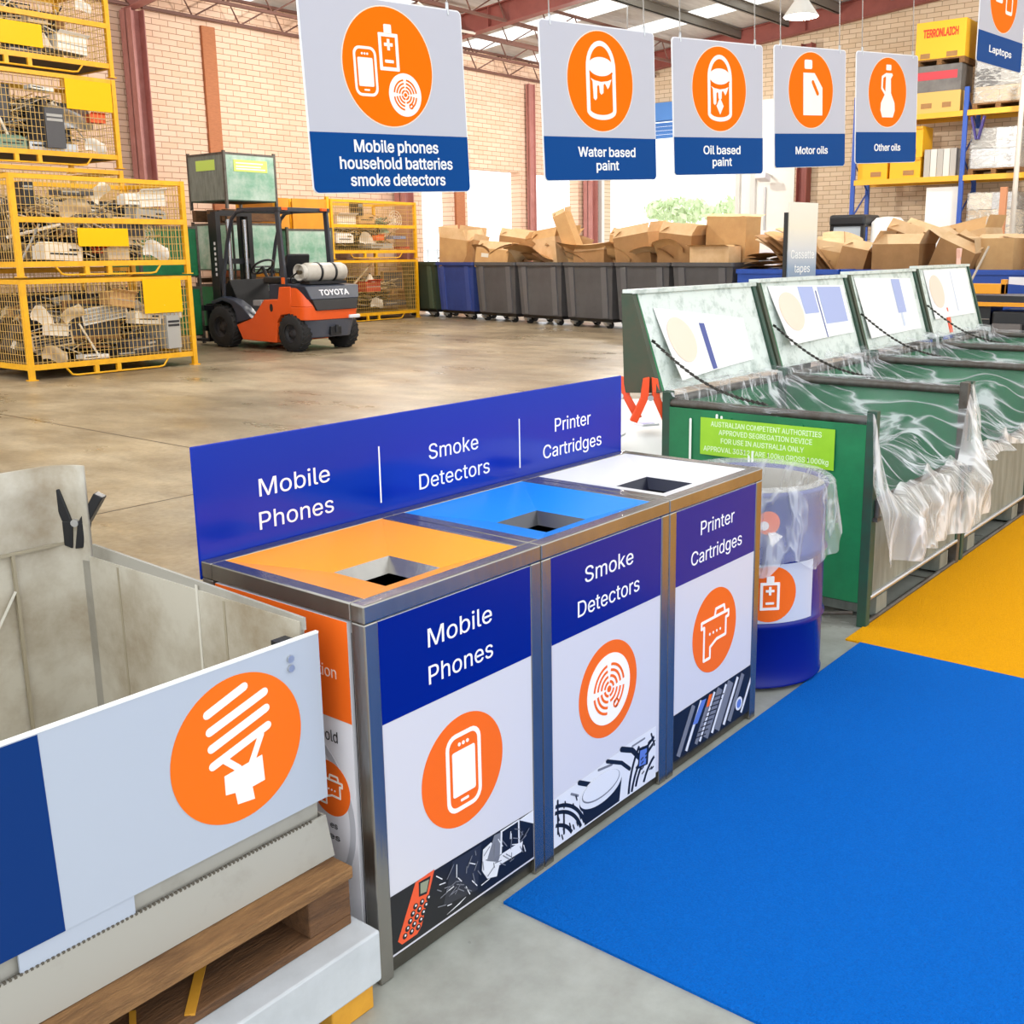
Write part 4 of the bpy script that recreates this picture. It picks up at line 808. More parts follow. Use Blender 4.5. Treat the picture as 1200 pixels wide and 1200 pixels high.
# posters curling off the lids
PF = [mat('poster_white', '#f6f5f3', .45), mat('poster_peach', '#f5d9c4', .5), mat('poster_blue', '#a7b2dc', .5), mat('poster_pale', '#cfd6e6', .5), mat('poster_navy', '#4a5698', .5)]  # orange and blue prints paled, overexposure being put into their colours
def poster(i, u0, u1, v0, v1, curl, cols, label, slope=0):
    t_, ld, (yb, yt, zb, zt) = skips[i]
    t = thing('poster', label, 'poster', (SX[i], .03, 0))
    def surf(u, v, off=0):
        uu = u0+(u1-u0)*u; vv = v0+(v1-v0)*v-slope*u*(1.3*v-.3)
        y = yb+(yt-yb)*vv-.004-off-curl*(1-u)**2*(1-v)**1.2
        return (uu*SW, y, zb+(zt-zb)*vv)
    k = mb(PF[0]); k.grid(lambda u, v: surf(u, v), 16, 12); k.grid(lambda u, v: surf(1-u, v, -.002), 16, 12); k.build('sheet', t)
    for (a, b_, c, d, m) in cols:
        k = mb(m); k.grid(lambda u, v: surf(a+(b_-a)*u, c+(d-c)*v, .0012), 6, 6); k.build('print', t)
    if i != 2:
        k = mb(PF[1]); N = 28; cu, cv = .19, .55
        vs = [surf(cu, cv, .002)]+[surf(cu+.15*math.cos(2*PI*j/N), cv+.34*math.sin(2*PI*j/N), .002) for j in range(N)]
        k.add(vs, [(0, 1+j, 1+(j+1) % N) for j in range(N)]); k.build('print_disc', t)
poster(0, .13, .82, .10, .84, .05, [(.44, .50, .02, .82, PF[4])], 'white poster curling away from the nearest skip lid', .20)
poster(1, .10, .94, .26, .95, .05, [(.36, .56, .48, .98, PF[2]), (.62, .95, .25, .97, PF[2]), (.58, .595, .0, .9, PF[4])], 'poster with a blue block on the second skip lid', .05)
poster(2, .08, .90, .16, .95, .02, [(.62, .78, .35, .98, PF[2]), (.66, .70, .1, .5, PF[3])], 'pale poster with a violet strip on the third skip lid', .05)
poster(3, .12, .93, .26, .97, .01, [(.58, .60, .1, .95, PF[3])], 'blank looking white poster on the farthest skip lid')
k = mb(CLAMPO); k.cbox((0, 0, 0), (.06, .008, .13)); k.cbox((0, 0, .08), (.03, .008, .04)); t = k.build('hang_tag', None, .003); t.location = (5.52+.40, .03+SD+.03+.02, SH+.02+.075); t.rotation_euler = (R(-15), 0, 0); tag(t, 'small orange tag on the inside of the farthest skip lid', 'tag')
t = clamp('spring_clamp', 'pale pink spring clamp on the top edge of the farthest skip lid', (5.52+.86, .03+SD+.165, 1.17+.042+.045), (0, 0, R(10)), mat('clamp_pink', '#f0b9a5', .5), .9)
# lime label, paint drips on the end panel of the first skip
t_ = skips[0][0]; SM = side(-.0005, 0, 0)
k = mb(LIME); k.M = side(0, 0, 0); k.prism([(-.69, .565), (-.145, .562), (-.145, .71), (-.69, .708)], 0.0062, .0075); lb = k.build('approval_label', t_); lb['label'] = 'lime label with white capital lettering'
k = mb(TXTG); k.M = side(-.0075, 0, 0)
for s, z, w, x in (('AUSTRALIAN COMPETENT AUTHORITIES', .677, .45, -.42), ('APPROVED SEGREGATION DEVICE', .647, .38, -.42), ('FOR USE IN AUSTRALIA ONLY', .615, .34, -.43), ('APPROVAL 30312 TARE 100kg GROSS 1000kg', .580, .51, -.42)): k = mb(TXTG); k.M = side(-.0075, 0, 0); k.text(s, x, z, w, .019, 0, .0006, bold=.008); k.build('lettering', lb)
k = mb(mat('paint_drip', '#e9efe6', .5)); k.M = side(-.0062, 0, 0)
for x, z0, z1 in ((-.735, .50, .70), (-.60, .645, .72), (-.62, .66, .725)): k.prism(rrect(x, (z0+z1)/2, .010, z1-z0, .0045), 0, .0012)
for x, z0, z1 in ((-.465, .50, .60), (-.48, .51, .58)): k.prism(rrect(x, (z0+z1)/2, .009, z1-z0, .004), .0014, .0026)
k.build('paint_drips', t_)
# clear film liners
def liner(i, x, label, zf, skirt):
    q = random.Random(20+i); ph = [q.uniform(0, 6) for _ in range(8)]
    t = thing('plastic_liner', label, 'plastic sheet', (x, .03, 0)); NU, NV = 70, 80
    def f(u, v):
        xx = -.035+(SW+.07)*u; s = -skirt+(SD+.04+skirt)*v          # s<0 hangs outside the gate
        wr = .010*math.sin(26*u+5*v+ph[0])+.007*math.sin(47*u-9*v+ph[1])+.006*math.sin(17*v+33*u+ph[2])
        e = max(0, min(1, min(u, 1-u)/.16)); dn = e*e*(3-2*e)
        if s < 0:
            d = -s; zg = zf+.02; side_up = (1-dn)*(SH-zg)*.75*max(0, 1-d/skirt)
            return (xx+.02*math.sin(9*u+ph[3])*d/skirt, -.035-.07*min(1, d/.08)*dn+wr*1.6-.03*math.sin(7*u+ph[4])*min(1, d/.1), zg+side_up*(.25 if u < .5 else .85)-d*(.80+.14*math.sin(PI*u))+wr*(1-.8*d/skirt))
        fr = min(1, s/SD); rim = zf+.025+(SH+.012-zf)*min(1, (fr/.55))**.9*(1) if fr < .55 else SH+.03
        rim = zf+.03+(SH+.012-zf-.01)*(1-dn)*1.0 if fr < .05 else (SH+.016)
        g = max(0, min(1, fr/.30)); top = (1-dn)*(SH+.014)+dn*(zf+.03+(SH-.02-zf)*g*g*(3-2*g))
        sag = dn*(.10+.20*math.sin(PI*min(1, fr*1.0)))*math.sin(PI*min(1, max(0, fr)))**.7
        if fr > .93: top = SH+.03; sag = 0
        return (xx, s-.01, top-sag+wr*(.3+1.6*dn))
    k = mb(LINER); vc = (skirt+.01)/(SD+.04+skirt); k.grid(lambda u, v: f(u, vc+(1-vc)*v), NU, NV); k.build('film', t)
    k = mb(CUFF); k.grid(lambda u, v: f(u, vc*v), NU, 18); k.build('cuff', t)
    return t
liner(0, SX[0], 'clear plastic liner draped over the nearest skip and its gate', .455, .27)
liner(1, SX[1], 'clear plastic liner draped over the second skip from the drum', .455, .035)
liner(2, SX[2], 'clear plastic liner draped over the third skip from the drum', .455, .03)
liner(3, SX[3], 'clear plastic liner draped over the farthest skip', .455, .03)
# white litter pallet behind the header board
t = thing('sack_stack', 'white sacks on the floor behind the end of the blue header board', 'sack', (4.2, 2.2, 0))
k = mb(mat('sack_white', '#f3f1ec', .7, bump=.3, bscale=8))
k.grid(lambda u, v: (-1.1+2.2*u, -.62+1.24*v, .06+.34*(math.sin(PI*u)*math.sin(PI*v))**.25+.012*math.sin(20*u+9*v)), 40, 24); k.box(-1.09, 1.09, -.61, .61, .002, .062); k.build('sack', t)
t.rotation_euler = (0, 0, R(35))
for nm, lb_, c, p, rz in (('battery_pack', 'small green and white packet on the white sacks', '#5f8a3a', (3.30, 1.78, .40), .4), ('flyer', 'small white and violet card on the white sacks', '#8d86c9', (3.62, 1.80, .412), 1.1)):
    k = mb(WHITE); k.box(-.07, .07, -.05, .05, 0, .012); k.use(mat(nm+'_print', c, .4)); k.box(-.05, .02, -.035, .035, .012, .014); o = k.build(nm, None, loc=p); o.rotation_euler = (0, .05, rz); tag(o, lb_, nm.split('_')[0] if nm == 'flyer' else 'packet')
# ------------------------------------------------------------------ hanging signs
def sign(label, c, ang, roll, w, h, kind, lines, lws, band=.29, orr=.29, tx=.05, zw=6.2):
    t = thing('hanging_sign', label, 'sign', c, 0, 'square signs hanging over the skips', (0, R(-roll), R(ang)))
    M = front(0, 0, 0)
    k = mb(mat('sign_edge', '#e9e9ec', .35)); k.M = M; k.prism(rrect(0, 0, w, h, .03), -.006, .002); bo = k.build('board', t)
    k = mb(SIGNGR); k.M = M; k.prism([p for p in rrect(0, 0, w-.014, h-.014, .024)], .0022, .0032); k.build('face', t)
    k = mb(SIGNBL); k.M = M; yb = -h/2+band*h; pts = [p for p in rrect(0, 0, w-.008, h-.008, .027) if p[1] < 0]; k.prism([(w/2-.004, yb), (-w/2+.004, yb)]+pts, .0034, .0046); k.build('blue_band', t)
    zt = .0048; oy = -h/2+(1+band)/2*h+.003
    k = mb(mat('sign_keyline', '#f2dcc6', .4)); k.M = frame((0, -.0033, oy), (1, 0, 0), (0, 0, 1)); k.prism(circ(0, 0, orr+.006, 64), 0, .0006); k.build('disc_edge', t)
    k = mb(SIGNOR); k.M = frame((0, -.0033, oy), (1, 0, 0), (0, 0, 1)); k.prism(circ(0, 0, orr, 64), 0, .0014); k.build('orange_disc', t)
    k = mb(CREAM); k.M = frame((0, -.0044, oy), (1, 0, 0), (0, 0, 1)); s = orr; z = .0024
    o = mb(SIGNOR); o.M = k.M.copy(); z2 = .0036
    if kind == 'phones':
        k.M = k.M @ Matrix.Translation((-.52*s, -.10*s, 0)); icon_phone(k, .58*s, z); k.M = o.M.copy() @ Matrix.Translation((.02*s, .30*s, 0)); icon_battery(k, .56*s, z)
        k.M = o.M.copy() @ Matrix.Translation((.33*s, -.45*s, 0)); icon_smoke(k, MB(), .50*s, z); m0 = o.M; o.M = k.M.copy(); icon_smoke(MB(), o, .50*s, z)
    elif kind in ('can', 'can2'):
        k.stroke(arc(0, .26*s, .40*s, 0, 180, 16, .50*s), .10*s, 0, z)
        k.prism(circ(0, .30*s, .38*s, 40, .19*s), 0, z*1.1)
        k.stroke([(-.40*s, .26*s), (-.40*s, -.60*s)]+arc(0, -.58*s, .40*s, 180, 360, 14, .14*s)+[(.40*s, .26*s)], .10*s, 0, z*.96)
        k.prism([(-.32*s, .06*s), (-.26*s, .0), (-.24*s, -.34*s), (-.19*s, -.38*s), (-.14*s, -.34*s), (-.13*s, -.10*s), (-.09*s, -.06*s), (-.06*s, -.10*s), (-.05*s, -.22*s), (0, -.26*s), (.06*s, -.22*s), (.07*s, -.06*s), (.11*s, -.03*s), (.14*s, -.06*s), (.20*s, -.14*s), (.24*s, -.10*s), (.32*s, .06*s), (.2*s, .02*s), (0, -.005*s), (-.2*s, .02*s)], 0, z*.9)
        o.stroke(arc(0, .26*s, .37*s, 200, 340, 14, .20*s), .035*s, z, z2, cap=False)
        if kind == 'can2': k.prism([(0, -.60*s), (.13*s, -.40*s), (0, -.20*s), (-.13*s, -.40*s)], 0, z*1.2)
    elif kind == 'motor':
        k.prism(rrect(-.14*s, .68*s, .34*s, .24*s, .05*s), 0, z)
        k.prism([(-.36*s, -.66*s), (.5*s, -.66*s), (.5*s, .08*s), (.14*s, .46*s), (-.36*s, .46*s)], 0, z); o.stroke([(.06*s, .22*s), (.28*s, -.08*s)], .11*s, z, z2)
    elif kind == 'jug':
        k.prism(rrect(.02*s, .72*s, .26*s, .16*s, .03*s), 0, z)
        k.prism([(-.12*s, .56*s), (.2*s, .56*s), (.24*s, .50*s), (.14*s, .40*s), (.16*s, -.02*s), (.36*s, -.30*s), (.38*s, -.52*s), (.28*s, -.72*s), (-.28*s, -.72*s), (-.38*s, -.52*s), (-.36*s, -.30*s), (-.14*s, -.02*s), (-.12*s, .40*s)], 0, z)
        k.stroke([(-.10*s, .52*s), (-.30*s, .44*s), (-.32*s, .12*s), (-.16*s, -.02*s)], .08*s, 0, z*.9)
    else:
        k.ring(rrect(-.36*s, .2*s, .5*s, .8*s, .06*s), rrect(-.36*s, .2*s, .34*s, .62*s, .03*s), 0, z); k.ring(rrect(.40*s, .1*s, .5*s, 1.1*s, .08*s), rrect(.40*s, .1*s, .38*s, .9*s, .05*s), 0, z); k.prism(rrect(-.36*s, .2*s, .4*s, .3*s, .02*s), 0, z*.9)
    k.build('icon', t)
    if o.v: o.build('icon_detail', t)
    n = len(lines); pitch = .082; y0 = -h/2+band*h*.5+(n-1)*pitch/2-.026
    for i, l in enumerate(lines):
        k = mb(INK); k.M = frame((0, -.0047, 0), (1, 0, 0), (0, 0, 1)); k.text(l, tx, y0-i*pitch, lws[i], 0.056, 0, .0016, bold=.014); k.build('lettering', t)
    for sx in (-1, 1):
        k = mb(ZINC); x = sx*w*.41; k.tube([(x, -.004, h/2-.03), (x, -.004, h/2+.03), (x, .004, h/2+.035), (x, .008, h/2-.03)], .006, 6); k.build('hook', t)
        k = mb(mat('wire', '#8d8984', .4, .6)); k.tube([(x, .002, h/2+.03), (x, .002, h/2+zw-c[2])], .004, 5); k.build('wire', t)
    return t
sign('grey hanging sign for mobile phones, household batteries and smoke detectors', (2.83, 2.84, 2.105), -5, 2.4, 1.03, .93, 'phones', ('Mobile phones', 'household batteries', 'smoke detectors'), (.55, .74, .625), .31, .285, .02, 4.2)
sign('grey hanging sign for water based paint, with a dripping can', (4.56, 2.76, 2.235), -8, 2.6, 1.03, .92, 'can', ('Water based', 'paint'), (.53, .21), .283, .295, .04, 4.2)
sign('grey hanging sign for oil based paint, with a can and diamond', (5.89, 2.67, 2.325), -12, 2.8, .96, .91, 'can2', ('Oil based', 'paint'), (.40, .21), .283, .285, .02, 4.2)
sign('grey hanging sign for motor oils, with a canister', (7.16, 2.56, 2.44), -12, 3.4, .92, .91, 'motor', ('Motor oils',), (.42,), .285, .285, .01, 4.2)
sign('grey hanging sign for other oils, with a jug, smallest looking of the row', (8.33, 2.39, 2.53), -12, 3.4, .93, .91, 'jug', ('Other oils',), (.40,), .285, .285, .01, 4.2)
sign('pale hanging sign with two orange discs high at the right picture edge', (9.42, 1.79, 3.40), -6, 0, 1.0, .92, 'screens', ('Laptops',), (.5,), .285, .30, .0, 4.6)
k = mb(mat('wire', '#8d8984', .4, .6)); k.tube([(1.5, 2.86, 4.19), (5.2, 2.72, 4.19), (9.9, 2.2, 4.19)], .012, 6); tag(k.build('sign_cable'), 'thin dark steel cable under the roof carrying the hanging signs', 'cable')
k = mb(mat('brace_pale', '#d9d2c8', .5)); k.tube([(6.2, 2.6, 4.2), (6.2, 3.3, 6.4)], .02, 8); k2 = k.build('hanger_rod'); tag(k2, 'pale rod from the roof down to the sign cable', 'rod')
# tall cassette tapes sign standing behind the skips
t = thing('post_sign', 'narrow upright sign with cream top and blue foot for cassette tapes, behind the skips', 'sign', (6.96, 2.5, 0), R(-8))
CT = bpy.data.materials.new('cassette_print'); CT.use_nodes = True; n_ = CT.node_tree; bs = n_.nodes['Principled BSDF']; bs.inputs['Roughness'].default_value = .35
tc = n_.nodes.new('ShaderNodeTexCoord'); sx = n_.nodes.new('ShaderNodeSeparateXYZ'); rp = n_.nodes.new('ShaderNodeValToRGB'); mr = n_.nodes.new('ShaderNodeMapRange'); mr.inputs['From Min'].default_value = .95; mr.inputs['From Max'].default_value = 1.72
n_.links.new(tc.outputs['Object'], sx.inputs[0]); n_.links.new(sx.outputs[2], mr.inputs['Value']); n_.links.new(mr.outputs[0], rp.inputs[0]); n_.links.new(rp.outputs[0], bs.inputs['Base Color'])
for p, c in ((0, '#6f8296'), (.3, '#8ea0b8'), (.5, '#d9d6d4'), (.72, '#f2e6cf'), (1, '#f3ead9')):
    e = rp.color_ramp.elements[0] if p == 0 else rp.color_ramp.elements[-1] if p == 1 else rp.color_ramp.elements.new(p); e.position = p; e.color = lin(c)
k = mb(CT); k.box(-.20, .20, -.012, 0, .95, 1.70); k.build('board', t); k = mb(mat('post_black', '#1f1d1c', .5)); k.box(-.215, .205, .0, .03, 0, 1.62); k.build('post', t)
for s, z, w in (('Cassette', 1.265, .33), ('tapes', 1.155, .22)): k = mb(INK); k.M = front(0, -.0122, 0); k.text(s, 0, z, w, .064, 0, .002, bold=.004); k.build('lettering', t)
# ------------------------------------------------------------------ stillages
def stillage(name, label, loc, w, d, h, plate, group, rz=0, mid=True):
    t = thing(name, label, 'cage', loc, rz, group)
    f = .11; P = .055
    for x in (0, w-P):
        for y in (0, d-P): k = mb(YEL); k.box(x, x+P, y, y+P, .012, h-.008); k.build('post', t); k = mb(YEL); k.box(x-.02, x+P+.02, y-.02, y+P+.02, 0, .012); k.build('foot_plate', t)
    for y in (.008, d-.047):
        k = mb(YEL); k.box(P, w-P, y, y+.04, f, f+.06); k.build('base_rail', t); k = mb(YEL); k.box(P, w-P, y, y+.04, h-.06, h-.01); k.build('top_rail', t)
    for x in (.008, w-.047):
        k = mb(YEL); k.box(x, x+.04, P, d-P, f, f+.06); k.build('base_rail', t); k = mb(YEL); k.box(x, x+.04, P, d-P, h-.06, h-.01); k.build('top_rail', t)
    if mid: k = mb(YEL); k.box(P, w-P, .0, .045, h*.53, h*.53+.06); k.build('middle_rail', t)
    k = mb(YEL)
    for x in (w*.36, w*.49): k = mb(YEL); k.box(x, x+.05, .01, .05, .02, f); k.build('fork_guide', t)
    k = mb(YEL); k.tube([(w*.2, .02, f), (w*.23, .02, .03), (w*.26, .02, .02), (w*.75, .02, .02), (w*.78, .02, .03), (w*.81, .02, f)], .012, 6); k.build('fork_hoop', t)
    k = mb(mat('cage_floor', '#5b4a2a', .7)); k.box(.01, w-.01, .01, d-.01, f+.01, f+.03); k.build('floor_sheet', t)
    def panel(p0, ux, L, n):
        k = mb(WIRE); u = Vector(ux)
        nv = int(L/.052); nh = int((h-f)/.078)
        for i in range(1, nv): a = Vector(p0)+u*(L*i/nv); k.bar(a+Vector((0, 0, f)), a+Vector((0, 0, h-.02)), .005, .005)
        for i in range(1, nh): a = Vector(p0)+Vector((0, 0, f+(h-f)*i/nh)); k.bar(a, a+u*L, .005, .005)
        k.build('mesh_panel', t)
    panel((P, .02, 0), (1, 0, 0), w-2*P, 0); panel((P, d-.02, 0), (1, 0, 0), w-2*P, 0); panel((.02, P, 0), (0, 1, 0), d-2*P, 0); panel((w-.02, P, 0), (0, 1, 0), d-2*P, 0)
    if plate:
        x0, x1, z0, z1, m = plate; k = mb(m); k.box(x0, x1, -.008, .004, z0, z1); k.build('plate', t)
    return t
GS = 'yellow mesh stillages stacked at the left'
W0 = 2.11
S = {}
S['fl'] = stillage('mesh_stillage', 'yellow mesh stillage at the bottom of the front stack, with a square plate at right', (4.48, 10.36, 0), W0, 1.25, 1.10, (1.44, 1.95, .66, 1.06, YPLATE), GS, R(.8), False)
S['fu'] = stillage('mesh_stillage', 'yellow mesh stillage on top of the front stack, with an oblong plate in the middle', (4.48, 10.36, 1.112), W0, 1.25, 1.10, (.70, 1.31, .33, .53, YPLATE), GS, R(.8), True)
BX, BY = 4.52, 11.80
for i, (z, h, pl, key, lb) in enumerate(((0, 1.2, None, 'b0', 'yellow mesh stillage at the bottom of the rear stack, mostly hidden'), (1.212, 1.2, None, 'b1', 'yellow mesh stillage second from the floor in the rear stack, mostly hidden'), (2.424, 1.09, (1.46, 2.06, .68, 1.03, YPLATE), 'b2', 'yellow mesh stillage third from the floor in the rear stack, with a large square plate'), (3.526, 1.10, (.60, 1.24, .24, .50, YPLATE), 'b3', 'yellow mesh stillage at the top left of the picture, with a slanting oblong plate'))):
    S[key] = stillage('mesh_stillage', lb, (BX, BY, z), W0+.02, 1.25, h, pl, GS, 0, key == 'b3')
S['b4'] = stillage('mesh_stillage', 'yellow mesh stillage at the very top of the rear stack, cut by the picture edge', (BX, BY, 4.638), W0+.02, 1.25, .7, None, GS, 0, False)
GF = 'yellow mesh stillages behind the forklift'
S['rl'] = stillage('mesh_stillage', 'yellow mesh stillage at the bottom of the stack right of the forklift', (12.72, 14.93, 0), 2.36, 1.25, 1.22, None, GF, R(2), False)
S['ru'] = stillage('mesh_stillage', 'yellow mesh stillage on top of the stack right of the forklift', (12.72, 14.93, 1.232), 2.36, 1.25, 1.14, None, GF, R(2), True)
t = thing('panel_stillage', 'yellow stillage with solid sheet sides standing behind the forklift cab', 'cage', (11.40, 14.9, 0), 0)
for x in (0, 1.2):
    for y in (0, 1.1): k = mb(YEL); k.box(x, x+.06, y, y+.06, 0, 2.40); k.build('post', t)
for nm, bx in (('front_sheet', (.06, .32, .01, .03)), ('front_sheet', (.40, 1.2, .01, .03)), ('rear_sheet', (.06, 1.2, 1.13, 1.15)), ('side_sheet', (.01, .03, .06, 1.1)), ('side_sheet', (1.23, 1.25, .06, 1.1))): k = mb(mat('sheet_amber', '#d98f1b', .5, c2='#c07a12', scale=2)); k.box(*bx, .12, 2.34); k.build(nm, t)
# ------------------------------------------------------------------ scrap inside the stillages
EC = {'cream': mat('scrap_cream', '#efe4d2', .5), 'white': mat('scrap_white', '#efece6', .5), 'grey': mat('scrap_grey', '#a9a6a0', .5), 'dark grey': mat('scrap_dark', '#4a484a', .5), 'black': mat('scrap_black', '#222124', .5), 'brown': CARD2, 'tan': CARD, 'beige': mat('scrap_beige', '#cdb797', .55), 'green': mat('scrap_green', '#7d9b86', .5), 'orange': mat('scrap_orange', '#e8622a', .5), 'silver': mat('scrap_silver', '#c3c4c6', .3, .7), 'blue': mat('scrap_blue', '#6f8fc0', .5), 'red': mat('scrap_red', '#c4402f', .5)}
def scrap(kind, col, s):
    m = EC[col]; dk = EC['black'] if col not in ('black', 'dark grey') else EC['grey']; k = mb(m)
    if kind == 'printer':
        k.box(-s, s, -.6*s, .6*s, 0, .7*s); k.hexa([(-.9*s, -.6*s, .7*s), (.9*s, -.6*s, .7*s), (.9*s, .5*s, .7*s), (-.9*s, .5*s, .7*s), (-.8*s, -.3*s, .9*s), (.8*s, -.3*s, .9*s), (.8*s, .4*s, .9*s), (-.8*s, .4*s, .9*s)]); k.use(dk); k.box(-.7*s, .7*s, -.62*s, -.5*s, .28*s, .36*s); k.box(.3*s, .8*s, -.61*s, -.5*s, .48*s, .60*s)
    elif kind == 'monitor':
        k.box(-s, s, -.08*s, .08*s, .3*s, 1.6*s); k.use(EC['dark grey']); k.box(-.9*s, .9*s, -.09*s, -.07*s, .42*s, 1.5*s); k.use(m); k.box(-.12*s, .12*s, -.02*s, .1*s, 0, .4*s); k.box(-.5*s, .5*s, -.3*s, .3*s, 0, .05*s)
    elif kind == 'keyboard':
        k.box(-1.1*s, 1.1*s, -.03*s, .03*s, 0, .72*s); k.use(dk if col != 'white' else EC['grey'])
        for r in range(4):
            for c in range(11): k.box(-1.02*s+c*.185*s, -.87*s+c*.185*s, -.05*s, -.03*s, .08*s+r*.15*s, .19*s+r*.15*s)
    elif kind == 'computer case':
        k.box(-.45*s, .45*s, -.9*s, .9*s, 0, 1.8*s); k.use(dk)
        for z in (1.2, 1.4): k.box(-.38*s, .38*s, -.92*s, -.9*s, z*s, (z+.12)*s)
        k.prism(circ(0, 0, .1*s, 10), 0, .01)
    elif kind == 'box':
        k.box(-s, s, -.7*s, .7*s, 0, s); k.use(EC['grey']); k.box(-s, s, -.72*s, -.7*s, .46*s, .52*s); k.use(m); k.hexa([(-s, -.7*s, s), (s, -.7*s, s), (s, -.68*s, s), (-s, -.68*s, s), (-s, -1.1*s, 1.18*s), (s, -1.1*s, 1.18*s), (s, -1.08*s, 1.2*s), (-s, -1.08*s, 1.2*s)])
    elif kind == 'fan':
        k.M = Matrix.Translation((0, 0, .7*s)) @ Matrix.Rotation(R(90), 4, 'X')
        for r in (.7, .5, .3, .12): k.tube(circ_3(r*s), .03*s, 5, True)
        for a in range(12): k.bar((0, 0, 0), (.7*s*math.cos(a*PI/6), .7*s*math.sin(a*PI/6), 0), .02*s)
        k.M = Matrix(); k.box(-.1*s, .1*s, .02*s, .3*s, .5*s, .8*s)
    elif kind == 'lamp shade':
        k.lathe([(.2*s, 1.2*s), (.7*s, .2*s), (.9*s, 0)], 20); k.use(dk); k.lathe([(.18*s, 1.2*s), (.1*s, 1.4*s), (0, 1.4*s)], 12)
    elif kind == 'sheet':
        k.grid(lambda u, v: ((u-.5)*2*s, .18*s*math.sin(3*u+4*v), (v*1.1+.15*math.sin(5*u))*s), 8, 8)
    elif kind == 'cable bundle':
        q = random.Random(int(s*1000))
        for i in range(7): k.tube([(s*(q.uniform(-1, 1)), s*.4*q.uniform(-1, 1), s*(q.uniform(0, .8))) for _ in range(7)], .035*s, 5)
    elif kind == 'tube': k.tube([(-1.4*s, 0, .1*s), (1.4*s, 0, .5*s)], .08*s, 8)
    elif kind == 'player':
        k.box(-s, s, -.6*s, .6*s, 0, .3*s); k.use(dk); k.box(-.9*s, .1*s, -.61*s, -.6*s, .12*s, .2*s); k.prism(circ(.6*s, -.3*s, .1*s, 12), .3*s, .33*s)
    return k
def circ_3(r, n=24): return [(r*math.cos(2*PI*i/n), r*math.sin(2*PI*i/n), 0) for i in range(n)]
CN = {'fl': 'the front bottom stillage', 'fu': 'the front upper stillage', 'b2': 'the square plate rear stillage', 'b3': 'the slanting plate rear stillage', 'rl': 'the lower stillage beyond the forklift', 'ru': 'the upper stillage beyond the forklift'}
used_labels = set()
def put(cage, kind, col, fx, fz, s, tilt=0, turn=0, depth=.07):
    """fx, fz: share of the width and height seen from the front"""
    root = S[cage]; w = W0 if cage[0] in 'fb' else 2.36; h = 1.05
    k = scrap(kind, col, s); nm = kind.replace(' ', '_')
    k2 = k.build({'box': 'carton', 'sheet': 'bent_sheet', 'player': 'video_player', 'tube': 'metal_tube'}.get(nm, nm))
    M = Matrix.Translation(root.location) @ Matrix.Rotation(root.rotation_euler.z, 4, 'Z')
    k2.location = M @ Vector((.09+(w-.18)*fx, depth+s*.6, .16+(h-.2)*fz)); k2.rotation_euler = (0, R(tilt), R(turn)+root.rotation_euler.z)
    hp = 'low' if fz < .28 else 'halfway up' if fz < .6 else 'near the top'; wp = 'at the left' if fx < .2 else 'left of centre' if fx < .42 else 'at the centre' if fx < .6 else 'right of centre' if fx < .8 else 'at the right'
    kk = {'box': 'carton', 'sheet': 'bent plate', 'player': 'video player', 'tube': 'thin tube'}.get(kind, kind)
    lab = f'{col} {kk} {hp} {wp} in {CN[cage]}'
    while lab in used_labels: lab = lab.replace(' in the ', ', second in the ', 1)
    used_labels.add(lab); tag(k2, lab, {'box': 'box', 'sheet': 'sheet'}.get(kind, kk.split()[-1]), 'scrap appliances in the stillages')
